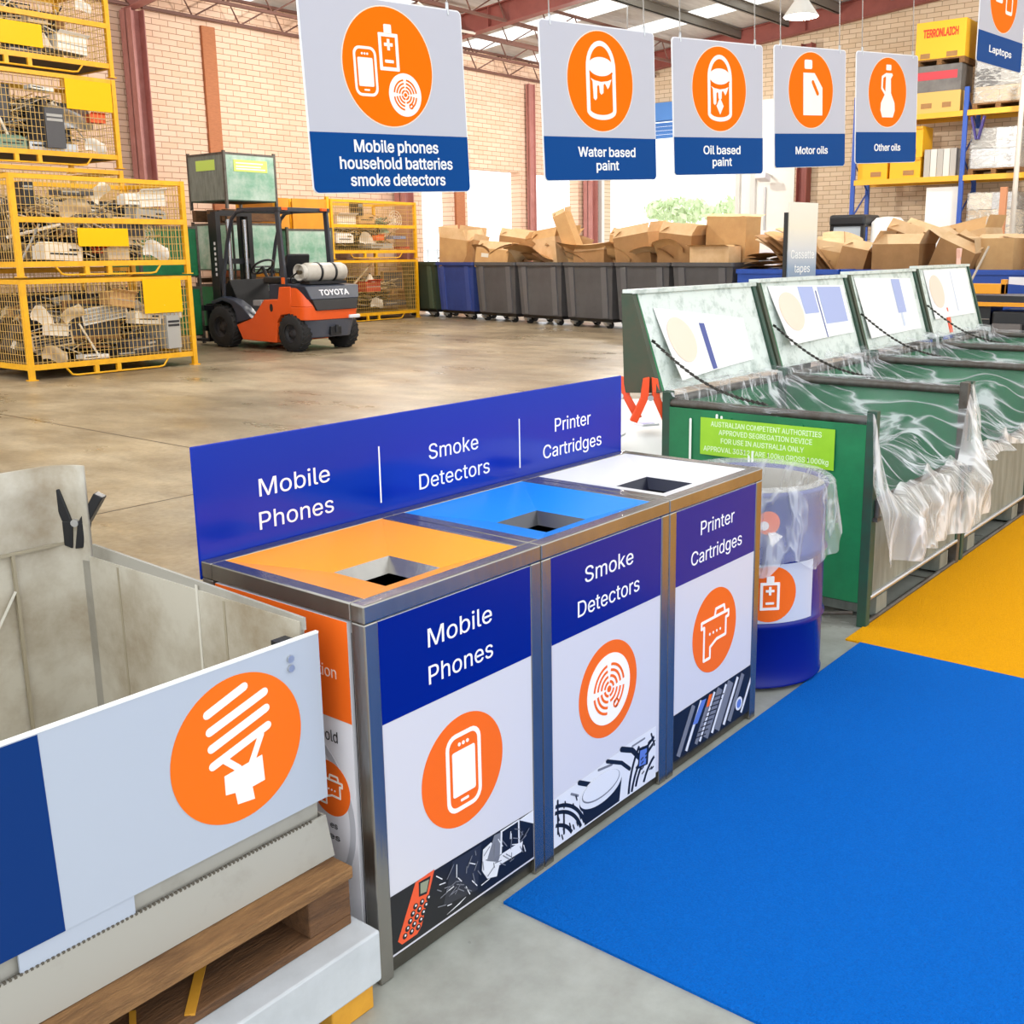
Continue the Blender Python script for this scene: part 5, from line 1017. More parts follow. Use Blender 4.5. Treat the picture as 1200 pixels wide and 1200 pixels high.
for a in (('fl', 'sheet', 'cream', .09, .52, .15, 20, 20), ('fl', 'sheet', 'beige', .30, .56, .13, -30, 0), ('fl', 'keyboard', 'white', .52, .50, .26, -8, 0, .10), ('fl', 'printer', 'cream', .74, .44, .17, 4), ('fl', 'box', 'white', .90, .50, .14, 0, 4), ('fl', 'keyboard', 'beige', .17, .20, .22, -6, 0, .10), ('fl', 'monitor', 'brown', .46, .14, .34, 3, 0, .2), ('fl', 'box', 'cream', .16, .36, .11, 6), ('fl', 'tube', 'cream', .35, .24, .16, 70), ('fl', 'sheet', 'beige', .14, .02, .14, 15), ('fl', 'player', 'white', .38, .02, .15), ('fl', 'computer case', 'grey', .88, .08, .22, 0, 8), ('fl', 'tube', 'cream', .95, .3, .2, 95), ('fl', 'printer', 'dark grey', .70, .04, .2, -5), ('fl', 'box', 'tan', .57, .70, .16, 10), ('fl', 'player', 'black', .62, .02, .2),
          ('fu', 'printer', 'cream', .24, .02, .22, 3), ('fu', 'box', 'white', .84, .74, .17, -4), ('fu', 'printer', 'white', .73, .76, .14), ('fu', 'sheet', 'beige', .38, .60, .17, -25), ('fu', 'tube', 'cream', .12, .32, .22, -5), ('fu', 'tube', 'grey', .10, .22, .16, -50), ('fu', 'cable bundle', 'orange', .55, .1, .2), ('fu', 'printer', 'grey', .82, .52, .2, 6), ('fu', 'fan', 'cream', .80, .20, .19), ('fu', 'sheet', 'white', .86, .04, .16, 12), ('fu', 'cable bundle', 'beige', .14, .62, .22), ('fu', 'computer case', 'black', .06, .7, .14), ('fu', 'player', 'dark grey', .36, .86, .2), ('fu', 'box', 'beige', .58, .02, .13), ('fu', 'sheet', 'cream', .55, .86, .13, -50), ('fu', 'monitor', 'beige', .70, .22, .2),
          ('b2', 'player', 'white', .58, .84, .14, 4), ('b2', 'sheet', 'silver', .82, .36, .22, -12), ('b2', 'tube', 'cream', .30, .38, .22, 75), ('b2', 'player', 'green', .12, .80, .24), ('b2', 'printer', 'green', .36, .02, .17), ('b2', 'sheet', 'white', .92, .05, .13, 5), ('b2', 'box', 'orange', .93, .46, .1), ('b2', 'monitor', 'black', .24, .30, .32, 2), ('b2', 'computer case', 'dark grey', .62, .05, .26), ('b2', 'player', 'silver', .62, .02, .3),
          ('b3', 'box', 'white', .80, .10, .19, 4), ('b3', 'sheet', 'cream', .30, .86, .13), ('b3', 'tube', 'beige', .38, .2, .2, -30), ('b3', 'cable bundle', 'tan', .28, .1, .24), ('b3', 'printer', 'beige', .60, .44, .12), ('b3', 'lamp shade', 'cream', .64, .12, .15), ('b3', 'sheet', 'white', .92, .72, .1), ('b3', 'player', 'dark grey', .50, .02, .2),
          ('rl', 'box', 'red', .46, .50, .2, 0), ('rl', 'box', 'tan', .12, .08, .17), ('rl', 'sheet', 'cream', .55, .12, .16), ('rl', 'lamp shade', 'cream', .46, .72, .13), ('rl', 'cable bundle', 'beige', .7, .5, .3), ('rl', 'tube', 'beige', .4, .75, .3, -30), ('rl', 'player', 'dark grey', .75, .15, .3), ('rl', 'monitor', 'brown', .8, .4, .3),
          ('ru', 'box', 'cream', .16, .50, .24), ('ru', 'printer', 'white', .14, .18, .22), ('ru', 'fan', 'cream', .86, .50, .27), ('ru', 'sheet', 'cream', .46, .12, .2, 15), ('ru', 'printer', 'tan', .42, .62, .22), ('ru', 'box', 'orange', .58, .24, .1), ('ru', 'player', 'blue', .84, .28, .18), ('ru', 'player', 'red', .9, .04, .14), ('ru', 'cable bundle', 'green', .62, .58, .22), ('ru', 'player', 'grey', .6, .06, .3), ('ru', 'computer case', 'black', .33, .8, .14), ('ru', 'lamp shade', 'green', .67, .42, .12)): put(*a)
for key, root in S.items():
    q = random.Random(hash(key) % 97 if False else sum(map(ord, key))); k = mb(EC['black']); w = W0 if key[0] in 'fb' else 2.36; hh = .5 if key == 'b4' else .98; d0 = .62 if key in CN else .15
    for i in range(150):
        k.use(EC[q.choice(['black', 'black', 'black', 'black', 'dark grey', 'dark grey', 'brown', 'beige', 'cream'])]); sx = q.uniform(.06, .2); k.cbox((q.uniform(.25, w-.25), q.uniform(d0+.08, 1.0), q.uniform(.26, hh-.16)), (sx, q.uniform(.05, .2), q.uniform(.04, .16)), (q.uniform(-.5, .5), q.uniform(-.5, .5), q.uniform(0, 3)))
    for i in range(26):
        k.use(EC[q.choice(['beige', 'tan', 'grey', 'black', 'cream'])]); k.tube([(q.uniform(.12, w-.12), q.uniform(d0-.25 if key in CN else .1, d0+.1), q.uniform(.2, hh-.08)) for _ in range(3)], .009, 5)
    k.use(EC['black']); k.box(.08, w-.08, 1.03, 1.06, .16, hh-.1)  # black sheet and mostly black bits paint the shade of the gaps
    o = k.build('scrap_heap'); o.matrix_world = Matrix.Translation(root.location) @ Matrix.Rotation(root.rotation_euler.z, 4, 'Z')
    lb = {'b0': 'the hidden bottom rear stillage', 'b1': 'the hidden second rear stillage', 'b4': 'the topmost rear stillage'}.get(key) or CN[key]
    tag(o, 'dark scrap tangle with the shade of its gaps painted black, filling ' + lb, 'scrap', None, 'stuff')
# ------------------------------------------------------------------ stacked green bins behind the forklift
def steel_bin(label, loc, rz=0, faces=GREEN, lab=False, h=.86):
    t = thing('steel_bin', label, 'bin', loc, rz, 'green steel bins stacked behind the forklift'); w = 1.0
    for nm, b4, m in (('front_panel', (.04, w-.04, .005, .015, .14, h), faces), ('rear_panel', (.04, w-.04, w-.015, w-.005, .14, h), GREEN), ('side_panel', (.005, .015, .04, w-.04, .14, h), DIRTY if lab else faces), ('side_panel', (w-.015, w-.005, .04, w-.04, .14, h), GREEN), ('floor_panel', (.02, w-.02, .02, w-.02, .12, .14), GREEND)): k = mb(m); k.box(*b4); k.build(nm, t)
    for x in (0, w-.04):
        for y in (0, w-.04): k = mb(RUST); k.box(x, x+.04, y, y+.04, 0, h+.03); k.build('corner_post', t)
    for y in (0, w-.03): k = mb(RUST); k.box(.04, w-.04, y, y+.03, h-.03, h+.005); k.build('rim_bar', t)
    for x in (0, w-.03): k = mb(RUST); k.box(x, x+.03, .04, w-.04, h-.03, h+.005); k.build('rim_bar', t)
    if lab:
        k = mb(mat('label_palegreen', '#cdea6a', .4)); k.box(.18, .82, -.002, .004, .58, .76); k.build('label', t); k = mb(MATS['label_palegreen']); k.box(-.002, .004, .25, .75, .60, .76); k.build('label', t)
        k = mb(WHITE); 
        for z, x1 in ((.70, .74), (.65, .70), (.61, .78)): k.box(.22, x1, -.003, -.002, z, z+.02)
        k.build('lettering', t)
    return t
SHINY = mat('shiny_green_film', '#7fae96', .18, .1, c2='#d8e2dc', scale=3, bump=.5, bscale=5)
steel_bin('green steel bin on the floor left of the forklift mast', (7.62, 13.2, 0))
steel_bin('green steel bin second from the floor left of the forklift mast', (7.62, 13.2, .895))
steel_bin('green steel bin on the floor behind the forklift', (9.35, 13.45, 0))
steel_bin('green steel bin in the middle of the stack behind the forklift', (9.35, 13.45, .97), 0, SHINY)
steel_bin('shiny green steel bin seen through the forklift cab, on top of another', (10.62, 13.62, .895), 0, SHINY)
steel_bin('green steel bin on the floor behind the forklift cab', (10.62, 13.62, 0))
steel_bin('shiny wrapped green bin at the top of the stack behind the forklift', (9.35, 13.45, 2.05), 0, SHINY, True)
for z, nm in ((.892, 'lower'), (1.865, 'upper')):
    t = thing('timber_spacer', f'{nm} timber spacer between the stacked green bins behind the forklift', 'pallet', (9.35, 13.45, z))
    h = .075 if z < 1 else .18
    for y in (.05, .45, .85): k = mb(WOODD); k.box(0, 1, y, y+.1, 0, h); k.build('bearer', t)
# ------------------------------------------------------------------ forklift
t = thing('forklift', 'orange and charcoal forklift with a grey gas cylinder, parked before the stacked bins', 'forklift', (8.87, 10.80, 0), R(2))
def wheel(x, y, r, w, label=None):
    k = mb(RUB); k.M = Matrix.Translation((x, y, r)) @ Matrix.Rotation(R(90), 4, 'Y')
    k.lathe([(r*.5, -w/2), (r*.92, -w/2), (r, -w*.36), (r, w*.36), (r*.92, w/2), (r*.5, w/2), (r*.5, -w/2)], 40)
    for i in range(22):
        a = 2*PI*i/22; k.M = Matrix.Translation((x, y, r)) @ Matrix.Rotation(R(90), 4, 'Y') @ Matrix.Rotation(a, 4, 'Z'); k.cbox((r*.985, 0, 0), (.03, .03, w*.86), (.5, 0, 0))
    o = k.build('tyre', t); k = mb(mat('rim_dark', '#2c2c30', .5)); k.M = Matrix.Translation((x, y, r)) @ Matrix.Rotation(R(90), 4, 'Y')
    k.lathe([(0, -w*.3), (r*.2, -w*.34), (r*.24, -w*.2), (r*.46, -w*.2), (r*.52, -w*.46), (r*.52, w*.4), (0, w*.4)], 30)
    for i in range(6): k.cyl((r*.34*math.cos(i*PI/3), r*.34*math.sin(i*PI/3), -w*.26), (r*.34*math.cos(i*PI/3), r*.34*math.sin(i*PI/3), -w*.18), .014, 8)
    k.build('wheel_rim', o)
for x in (-.45, .45): wheel(x, 1.50, .30, .22)
for x in (-.44, .44): wheel(x, 0, .255, .19)
XM = frame((0, 0, 0), (0, 1, 0), (0, 0, 1))              # side profile (y, z), thickness along +X
def prof(m, pts, x0, x1, name, bevel=.012, par=None):
    k = mb(m); k.M = XM; k.prism(pts, x0, x1); return k.build(name, par or t, bevel, 3)
prof(FKO, [(1.20, .34), (1.08, .13), (.34, .11), (.30, .40), (.22, .50), (-.02, .53), (-.02, .90), (.22, .89), (.26, .72), (.56, .71), (.84, .44)], -.50, .50, 'body_side')
# rear counterweight, rounded in plan, with grille recess
k = mb(FKO)
def cw(z0, z1, y0, y1, w0, w1, m, n=14):
    vs = []; N = 2*n+3
    for z, yb, w in ((z0, y0, w0), (z1, y1, w1)):
        ring = [(-w, .02, z)]+[(-w+.20-.20*math.cos(PI/2*i/n), yb+.20-.20*math.sin(PI/2*i/n), z) for i in range(n+1)]+[(w-.20+.20*math.sin(PI/2*i/n), yb+.20-.20*math.cos(PI/2*i/n), z) for i in range(n+1)]+[(w, .02, z)]
        vs += ring
    L = len(ring); fs = [(i, i+1, L+i+1, L+i) for i in range(L-1)]+[tuple(range(L))[::-1], tuple(range(L, 2*L)), (L-1, 0, L, 2*L-1)]
    return vs, fs
vs_, fs_ = cw(.44, .62, -.36, -.38, .50, .50, FKO); k.add(vs_, fs_); vs_, fs_ = cw(.62, .885, -.38, -.30, .50, .49, FKO); k.add(vs_, fs_); k.build('counterweight_cover', t, .01, 2)
k = mb(FKG); vs_, fs_ = cw(.19, .44, -.30, -.345, .42, .46, FKG); k.add(vs_, fs_); k.box(-.36, .36, -.02, .25, .2, .42); k.build('counterweight', t, .015, 2)
k = mb(BLACK); k.hexa([(-.37, -.402, .57), (.37, -.402, .57), (.37, -.2, .57), (-.37, -.2, .57), (-.43, -.375, .72), (.43, -.375, .72), (.43, -.2, .72), (-.43, -.2, .72)]); k.build('grille', t, .01)
k = mb(FKD); k.hexa([(-.44, -.378, .72), (.44, -.378, .72), (.44, .1, .72), (-.44, .1, .72), (-.50, -.315, .905), (.50, -.315, .905), (.50, .1, .93), (-.50, .1, .93)]); k.build('hood_rear', t, .012)
k = mb(WHITE); k.M = frame((0, -.3525, .805), (1, 0, 0), (0, .063, .185)); k.text('TOYOTA', 0, -.03, .54, .075, -.002, .004, bold=.02); k.build('lettering', t)
k = mb(BLACK); k.box(-.10, .10, -.36, -.3, .22, .34); k.cyl((0, -.37, .26), (0, -.37, .36), .022, 12); k.build('tow_hitch', t, .008)
k = mb(mat('lamp_clear', '#d9dbe2', .2)); k.box(.24, .44, -.39, -.34, .44, .49); k.build('tail_lamp', t, .01)
prof(FKD, [(.10, .70), (.60, .70), (.60, .92), (.12, .93)], -.36, .36, 'hood')
for x in (-.50, .32): prof(FKD, [(.86, .44), (1.20, .36), (1.22, .52), (1.30, .63), (1.5, .68), (1.72, .62), (1.78, .66), (1.5, .74), (1.24, .69), (1.06, .60)], x, x+.18, 'front_fender')
CABK = mat('cab_black', '#0d0d10', .6, spec=.2)
prof(CABK, [(.56, .30), (1.62, .24), (1.66, .82), (1.52, .98), (1.40, .78), (1.2, .42), (.86, .46), (.6, .7)], -.34, .34, 'floor_frame')
k = mb(BLACK); k.box(-.24, .24, .42, .88, .92, 1.02); k.hexa([(-.24, .42, 1.0), (.24, .42, 1.0), (.24, .52, 1.0), (-.24, .52, 1.0), (-.2, .32, 1.34), (.2, .32, 1.34), (.2, .40, 1.34), (-.2, .40, 1.34)]); k.build('seat', t, .03, 3)
k = mb(BLACK); k.M = Matrix.Translation((-.03, 1.12, 1.16)) @ Matrix.Rotation(R(-35), 4, 'X'); k.tube(circ_3(.17, 28), .016, 8, True); k.bar((-.16, 0, 0), (.16, 0, 0), .02); k.bar((0, 0, 0), (0, .16, 0), .02); k.tube([(0, 0, 0), (0, .02, -.5)], .025, 8); k.build('steering_wheel', t)
k = mb(mat('lever_grey', '#b7b8ba', .4)); k.box(.16, .30, .95, 1.25, .80, .86); k.build('lever_console', t, .01)
for i in range(3): k = mb(BLACK); k.tube([(.18+.05*i, 1.2, .86), (.18+.05*i, 1.24, 1.06)], .008, 6); k.cbox((.18+.05*i, 1.245, 1.08), (.03, .03, .04)); k.build('lever', t)
k = mb(mat('step_grey', '#8e8f93', .5)); k.box(-.50, -.36, .62, .80, .62, .70); k.build('mirror_box', t, .01)
k = mb(BLACK); k.M = side(-.502, 0, 0); k.prism(circ(-.40, .60, .03, 24, .055), 0, .006); k.build('filler_cap', t)
# overhead guard
GP = mat('guard_charcoal', '#33363f', .45)
for x in (-.46, .42):
    k = mb(GP); k.hexa([(x, .12, .90), (x+.05, .12, .90), (x+.05, .22, .90), (x, .22, .90), (x+.01, .20, 1.93), (x+.05, .20, 1.93), (x+.05, .28, 1.93), (x+.01, .28, 1.93)]); k.build('rear_pillar', t, .01)
    k = mb(GP); k.tube([(x+.02, 1.52, .70), (x+.02, 1.50, 1.0), (x+.02, 1.36, 1.5), (x+.02, 1.22, 1.84), (x+.02, 1.10, 1.93), (x+.02, .9, 1.95)], .028, 10); k.build('front_pillar', t)
    k = mb(GP); k.bar((x+.03, .18, 1.945), (x+.03, 1.08, 1.955), .06, .06); k.build('guard_rail', t, .008)
for y in (.21, .95): k = mb(GP); k.box(-.46, .46, y, y+.06, 1.915, 1.975); k.build('guard_rail', t, .008)
for i in range(6): k = mb(GP); k.bar((-.30+.12*i, .25, 1.955), (-.30+.12*i, .98, 1.96), .03, .03); k.build('guard_bar', t)
for x in (-.40, .32): k = mb(mat('lamp_amber', '#e8641c', .3)); k.box(x, x+.10, .17, .22, 1.935, 1.975); k.build('indicator_lamp', t, .005)
k = mb(MATS['lamp_amber']); k.box(-.475, -.43, .13, .19, .93, 1.02); k.build('marker_lamp', t, .006)
# gas cylinder
k = mb(TANK); k.M = Matrix.Translation((.03, -.12, 1.09)) @ Matrix.Rotation(R(90), 4, 'Y'); k.lathe([(0, -.40), (.06, -.395), (.11, -.36), (.128, -.31), (.128, .31), (.11, .36), (.06, .395), (0, .40)], 32); tk = k.build('gas_cylinder', t)
k = mb(TANK); k.M = Matrix.Translation((.03, -.12, 1.09)) @ Matrix.Rotation(R(90), 4, 'Y'); k.lathe([(.10, -.36), (.115, -.45), (.105, -.45), (.09, -.36)], 28); k.build('collar', tk)
k = mb(mat('brass', '#6d6350', .4, .6)); k.cyl((-.38, -.12, 1.09), (-.44, -.12, 1.09), .03, 12); k.build('valve', tk)
for x in (-.10, .16): k = mb(BLACK); k.M = Matrix.Translation((x, -.12, 1.09)) @ Matrix.Rotation(R(90), 4, 'Y'); k.lathe([(.130, -.02), (.134, -.02), (.134, .02), (.130, .02)], 32); k.build('strap', tk)
k = mb(BLACK); k.box(-.32, .36, -.22, -.02, .925, .965); k.build('cylinder_cradle', t); k = mb(BLACK); k.tube([(-.44, -.12, 1.09), (-.46, 0, 1.02), (-.40, .08, .95), (-.3, .1, .93)], .012, 6); k.build('hose', t)
# mast, carriage, forks
for x in (-.33, .25):
    k = mb(BLACK); k.box(x, x+.08, 1.74, 1.86, .06, 1.96); k.build('mast_rail', t); k = mb(BLACK); k.box(x+.02 if x < 0 else x-.04, x+.10 if x < 0 else x+.04, 1.87, 1.95, .08, 1.93); k.build('inner_rail', t)
for z in (.5, 1.2, 1.9): k = mb(BLACK); k.box(-.25, .25, 1.74, 1.80, z, z+.08); k.build('mast_crossbar', t)
for x in (-.17, .13): k = mb(mat('ram_steel', '#b9bcc2', .25, .9)); k.cyl((x+.02, 1.70, .3), (x+.02, 1.70, 1.85), .028, 12); k.build('lift_ram', t)
for x in (-.06, .04): k = mb(MATS['chain_steel']); k.box(x, x+.02, 1.84, 1.87, .4, 1.9); k.build('lift_chain', t)
k = mb(WHITE); k.M = side(-.331, 0, 0) 
for i in range(7): k.prism(rrect(-1.80, 1.50-.075*i, .04, .045, .01), 0, .002)
k.build('mast_marking', t)
k = mb(BLACK); k.box(-.48, .48, 1.96, 2.02, .22, .30); k.box(-.48, .48, 1.96, 2.02, .52, .60); k.build('carriage', t)
for x in (-.38, .26): k = mb(BLACK); k.box(x, x+.12, 2.02, 2.06, .05, .62); k.box(x, x+.12, 2.02, 2.34, .05, .09); k.build('fork', t)
# ------------------------------------------------------------------ wheelie bins full of cardboard
P0 = Vector((15.2, 14.6, 0)); RD = Vector((-.18912, -.98195, 0)); RA = math.atan2(RD.y, RD.x)
def wheelie(i, label, col):
    # local x runs along the row, y away from the viewer
    c = P0+RD*(1.335*i-.02); t = thing('wheelie_bin', label, 'bin', c, RA, 'open wheelie bins in a row'); w, d, h, b = 1.27, .78, 1.15, .17
    def tub(m, x0, x1, y0, y1, z, X0, X1, Y0, Y1, Z): return [(x0, y0, z), (x1, y0, z), (x1, y1, z), (x0, y1, z), (X0, Y0, Z), (X1, Y0, Z), (X1, Y1, Z), (X0, Y1, Z)]
    P = tub(0, .06, w-.06, .07, d-.07, b, .01, w-.01, .02, d-.02, h-.02); k = mb(col); vs = P+tub(0, .09, w-.09, .10, d-.10, b+.03, .05, w-.05, .06, d-.06, h-.02)
    k.add(vs, [(0, 3, 2, 1), (0, 1, 5, 4), (1, 2, 6, 5), (2, 3, 7, 6), (3, 0, 4, 7), (8, 9, 10, 11), (8, 12, 13, 9), (9, 13, 14, 10), (10, 14, 15, 11), (11, 15, 12, 8)]); k.build('tub', t)
    k = mb(col); k.ring(rrect(w/2, d/2, w+.03, d+.03, .05), rrect(w/2, d/2, w-.10, d-.10, .04), h-.06, h); k.build('rim', t)
    for x0 in (.14, w-.28): k = mb(mat('rib_highlight_' + col.name, '#676669' if col is BINGREY else '#41549a' if col is BINBLUE else '#56634e', .35)); k.hexa([(x0+.04 if x0 < .5 else x0-.0, .05, b+.02), (x0+.14, .05, b+.02), (x0+.14, .14, b+.02), (x0+.04 if x0 < .5 else x0, .14, b+.02), (x0, .0, h-.08), (x0+.13, .0, h-.08), (x0+.13, .04, h-.08), (x0, .04, h-.08)]); k.build('corner_rib', t)  # lighter than the tub: highlight lines put into the rib colour
    k = mb(BLACK); k.box(.08, w-.08, .10, d-.08, b-.06, b); k.build('base_frame', t)
    for x in (.2, w-.2):
        for y in (.105, d-.17):
            k = mb(ZINC); k.hexa([(x-.05, y-.08, b-.06), (x+.05, y-.08, b-.06), (x+.05, y+.04, b-.06), (x-.05, y+.04, b-.06), (x-.02, y-.04, .05), (x+.04, y-.04, .05), (x+.04, y+.05, .05), (x-.02, y+.05, .05)]); cb = k.build('caster_bracket', t)
            k = mb(RUB); k.cyl((x-.035, y+.05, .062), (x+.045, y+.05, .062), .061, 16); k.build('caster_wheel', cb)
    return t
wl = ['dark green wheelie bin at the far left end of the row', 'blue wheelie bin, second in the row', 'grey wheelie bin just right of the blue one', 'grey wheelie bin, second right of the blue one', 'grey wheelie bin, third right of the blue one', 'grey wheelie bin, fourth right of the blue one', 'grey wheelie bin farthest right, behind the nearest skip lid']
for i in range(7): wheelie(i-1, wl[i], BINGRN if i == 0 else BINBLUE if i == 1 else BINGREY)
def carton(dims, m, flaps=(30, 120, 60, 140)):
    w, d, h = dims; k = mb(m); T = .008
    k.box(-w/2, w/2, -d/2, d/2, 0, T); k.box(-w/2, w/2, -d/2, -d/2+T, T, h); k.box(-w/2, w/2, d/2-T, d/2, T, h); k.box(-w/2, -w/2+T, -d/2+T, d/2-T, T, h); k.box(w/2-T, w/2, -d/2+T, d/2-T, T, h)
    k.use(CARD3 if m is not CARD3 else CARD)
    for i, a in enumerate(flaps):
        a = R(a); L = min(w, d)*.36
        if i == 0: k.add([(-w/2, -d/2, h), (-w/2, d/2, h), (-w/2+L*math.cos(a), d/2, h+L*math.sin(a)), (-w/2+L*math.cos(a), -d/2, h+L*math.sin(a))], [(0, 1, 2, 3)])
        if i == 1: k.add([(w/2, -d/2, h), (w/2, d/2, h), (w/2-L*math.cos(a), d/2, h+L*math.sin(a)), (w/2-L*math.cos(a), -d/2, h+L*math.sin(a))], [(0, 1, 2, 3)])
        if i == 2: k.add([(-w/2, -d/2, h), (w/2, -d/2, h), (w/2, -d/2+L*math.cos(a), h+L*math.sin(a)), (-w/2, -d/2+L*math.cos(a), h+L*math.sin(a))], [(0, 1, 2, 3)])
        if i == 3: k.add([(-w/2, d/2, h), (w/2, d/2, h), (w/2, d/2-L*math.cos(a), h+L*math.sin(a)), (-w/2, d/2-L*math.cos(a), h+L*math.sin(a))], [(0, 1, 2, 3)])
    if w > .94: k.use(CARDW); k.box(-w*.32, -w*.1, -d/2-.003, -d/2, h*.55, h*.75)
    return k
def flat(dims, m, bend=.1):
    w, d, _ = dims; k = mb(m); f = lambda u, v, o=0: ((u-.5)*w, (v-.5)*d, bend*(1-(2*u-1)**2)+.02*math.sin(6*v+3*u)+o)
    k.grid(f, 10, 6, False); k.grid(lambda u, v: f(1-u, v, -.012), 10, 6, False)
    k.use(CARD2); k.add([f(.5, 0, .003), f(.52, 0, .003), f(.52, 1, .003), f(.5, 1, .003)], [(0, 1, 2, 3)]); return k
CM = {'tan': CARD, 'brown': CARD2, 'pale': CARD3, 'white': CARDW}
def rowpt(s, back): v = P0+RD*s; n = Vector((-RD.y, RD.x, 0)); return v+n*back
BN = ['the dark green wheelie bin', 'the blue wheelie bin', 'the first grey wheelie bin', 'the second grey wheelie bin', 'the third grey wheelie bin', 'the fourth grey wheelie bin', 'the wheelie bin behind the nearest skip lid', 'the wheelie bin behind the second skip lid']
def card(kind, s, back, z, dims, col, e, extra, cat='box', grp='cardboard heaped in the wheelie bins', flaps=(30, 120, 60, 140), bend=.1):
    k = carton(dims, CM[col], flaps) if kind == 'carton' else flat(dims, CM[col], bend)
    o = k.build('carton' if kind == 'carton' else 'cardboard_sheet'); o.location = rowpt(s, back)+Vector((0, 0, z)); o.rotation_euler = (R(e[0]), R(e[1]), RA+R(e[2]))
    return tag(o, f'{col} {"carton" if kind == "carton" else "flattened cardboard"} {extra}', cat if kind == 'carton' else 'cardboard', grp)
card('carton', .40, .38, 1.02, (.75, .6, .62), 'tan', (4, 6, 12), 'standing tall in the blue wheelie bin', flaps=(100, 60, 80, 100))
card('carton', .98, .24, .98, (.5, .34, .55), 'brown', (-12, -14, -8), 'leaning against the tall tan carton')
card('carton', 1.75, .30, 1.0, (.95, .5, .38), 'tan', (-6, 4, 4), 'lying over the front of the first grey wheelie bin')
card('flat', 2.2, .5, 1.42, (1.1, .7, 0), 'pale', (8, -6, 10), 'bridging the first two grey wheelie bins')
card('carton', 1.9, .62, 1.2, (.6, .45, .45), 'brown', (4, 8, 20), 'at the back of the first grey wheelie bin')
card('flat', 2.85, .25, 1.26, (1.2, .6, 0), 'tan', (-18, 6, -4), 'hanging over the rim of the second grey wheelie bin')
card('carton', 3.2, .55, 1.05, (.8, .55, .55), 'pale', (2, -5, -6), 'deep in the second grey wheelie bin')
card('carton', 3.98, .42, 1.12, (.27, .24, .95), 'tan', (6, -20, 18), 'long and thin, sticking up highest from the grey wheelie bins')
card('flat', 4.35, .34, 1.42, (1.5, .62, 0), 'tan', (-20, 2, 3), 'bending broad across the third grey wheelie bin', bend=-.1)
card('carton', 4.55, .30, .96, (.8, .4, .38), 'brown', (-4, -3, 0), 'showing its dark side in the third grey wheelie bin')
card('flat', 4.2, .2, 1.18, (.7, .3, 0), 'pale', (-30, 20, 5), 'poking out low over the third grey wheelie bin', bend=.02)
card('carton', 5.6, .42, 1.0, (.72, .5, .62), 'brown', (3, -8, 10), 'filling the fourth grey wheelie bin')
card('carton', 5.0, .52, 1.05, (.42, .4, .55), 'tan', (0, 10, -14), 'half hidden at the back of the fourth grey wheelie bin')
card('flat', 6.1, .25, 1.24, (.9, .45, 0), 'pale', (-14, 4, 6), 'lying over the rim right of the fourth grey wheelie bin')
card('carton', 6.5, .45, 1.0, (.68, .55, .62), 'brown', (3, 6, 4), 'glowing in the roller door light, left of two')
card('carton', 7.4, .60, 1.0, (.85, .34, .86), 'tan', (0, 2, -3), 'tallest before the roller door', flaps=(170, 10, 20, 160))
card('carton', 7.4, .20, 1.0, (.8, .3, .40), 'pale', (0, 0, 0), 'with a dark printed mark, lowest before the roller door', flaps=(170, 10, 170, 10))
card('flat', 6.45, .2, 1.3, (.55, .5, 0), 'tan', (-30, 10, 20), 'folded small before the roller door')
for j in range(9): card('flat', 8.30+.05*(j % 3)+(.10*(j-4) if j > 4 else 0), .5, 1.02+.058*j, (.9-.04*j, .7, 0), ('brown', 'tan', 'pale')[j % 3], (2*(j % 2), (-3+j % 4) if j < 5 else 34, 8*(j % 3)-6), f'in the loose pile left of the cassette sign, layer {j+1} from below', bend=.02)
for j, (s_, bk, z, w_, d_, c_, e_, lb_) in enumerate(((1.45, .15, 1.30, .5, .4, 'brown', (-50, 10, 5), 'standing on edge left in the first grey wheelie bin'), (2.55, .3, 1.36, .7, .35, 'pale', (-35, -20, 8), 'between the first two grey wheelie bins, small'), (3.05, .12, 1.20, .6, .3, 'brown', (-25, 12, 0), 'low at the front of the second grey wheelie bin'), (3.5, .6, 1.5, .8, .5, 'brown', (30, 12, 30), 'behind the long thin carton'), (4.75, .6, 1.45, .7, .5, 'pale', (40, -10, -20), 'at the back of the third grey wheelie bin'), (5.25, .2, 1.22, .6, .4, 'tan', (-40, 25, 10), 'poking left out of the fourth grey wheelie bin'), (5.95, .6, 1.52, .9, .6, 'pale', (15, -18, 14), 'highest over the fourth grey wheelie bin'), (.15, .3, 1.2, .5, .4, 'white', (-30, -15, 0), 'between the green and the blue wheelie bin'))): card('flat', s_, bk, z, (w_, d_, 0), c_, e_, lb_, bend=.03)
# ------------------------------------------------------------------ blue tubs with cardboard on the right
def tub(label, loc, rz, w=1.6, d=1.1, h=1.05, m=None):
    t = thing('bulk_tub', label, 'tub', loc, rz, 'blue bulk tubs on the right'); m = m or mat('tub_blue', '#1f4fb0', .45, c2='#1a459c', scale=3)
    for nm, b in (('front_panel', (0, w, 0, .03, .12, h)), ('rear_panel', (0, w, d-.03, d, .12, h)), ('end_panel', (0, .03, .03, d-.03, .12, h)), ('end_panel', (w-.03, w, .03, d-.03, .12, h)), ('base', (0, w, 0, d, .08, .12))): k = mb(m); k.box(*b); k.build(nm, t, .006)
    k = mb(m); k.ring(rrect(w/2, d/2, w+.06, d+.06, .05), rrect(w/2, d/2, w-.06, d-.06, .03), h-.06, h+.005); k.build('rim', t)
    for x in (.08, w-.2):
        for y in (.04, d-.16): k = mb(m); k.box(x, x+.12, y, y+.12, 0, .08); k.build('foot', t)
    return t
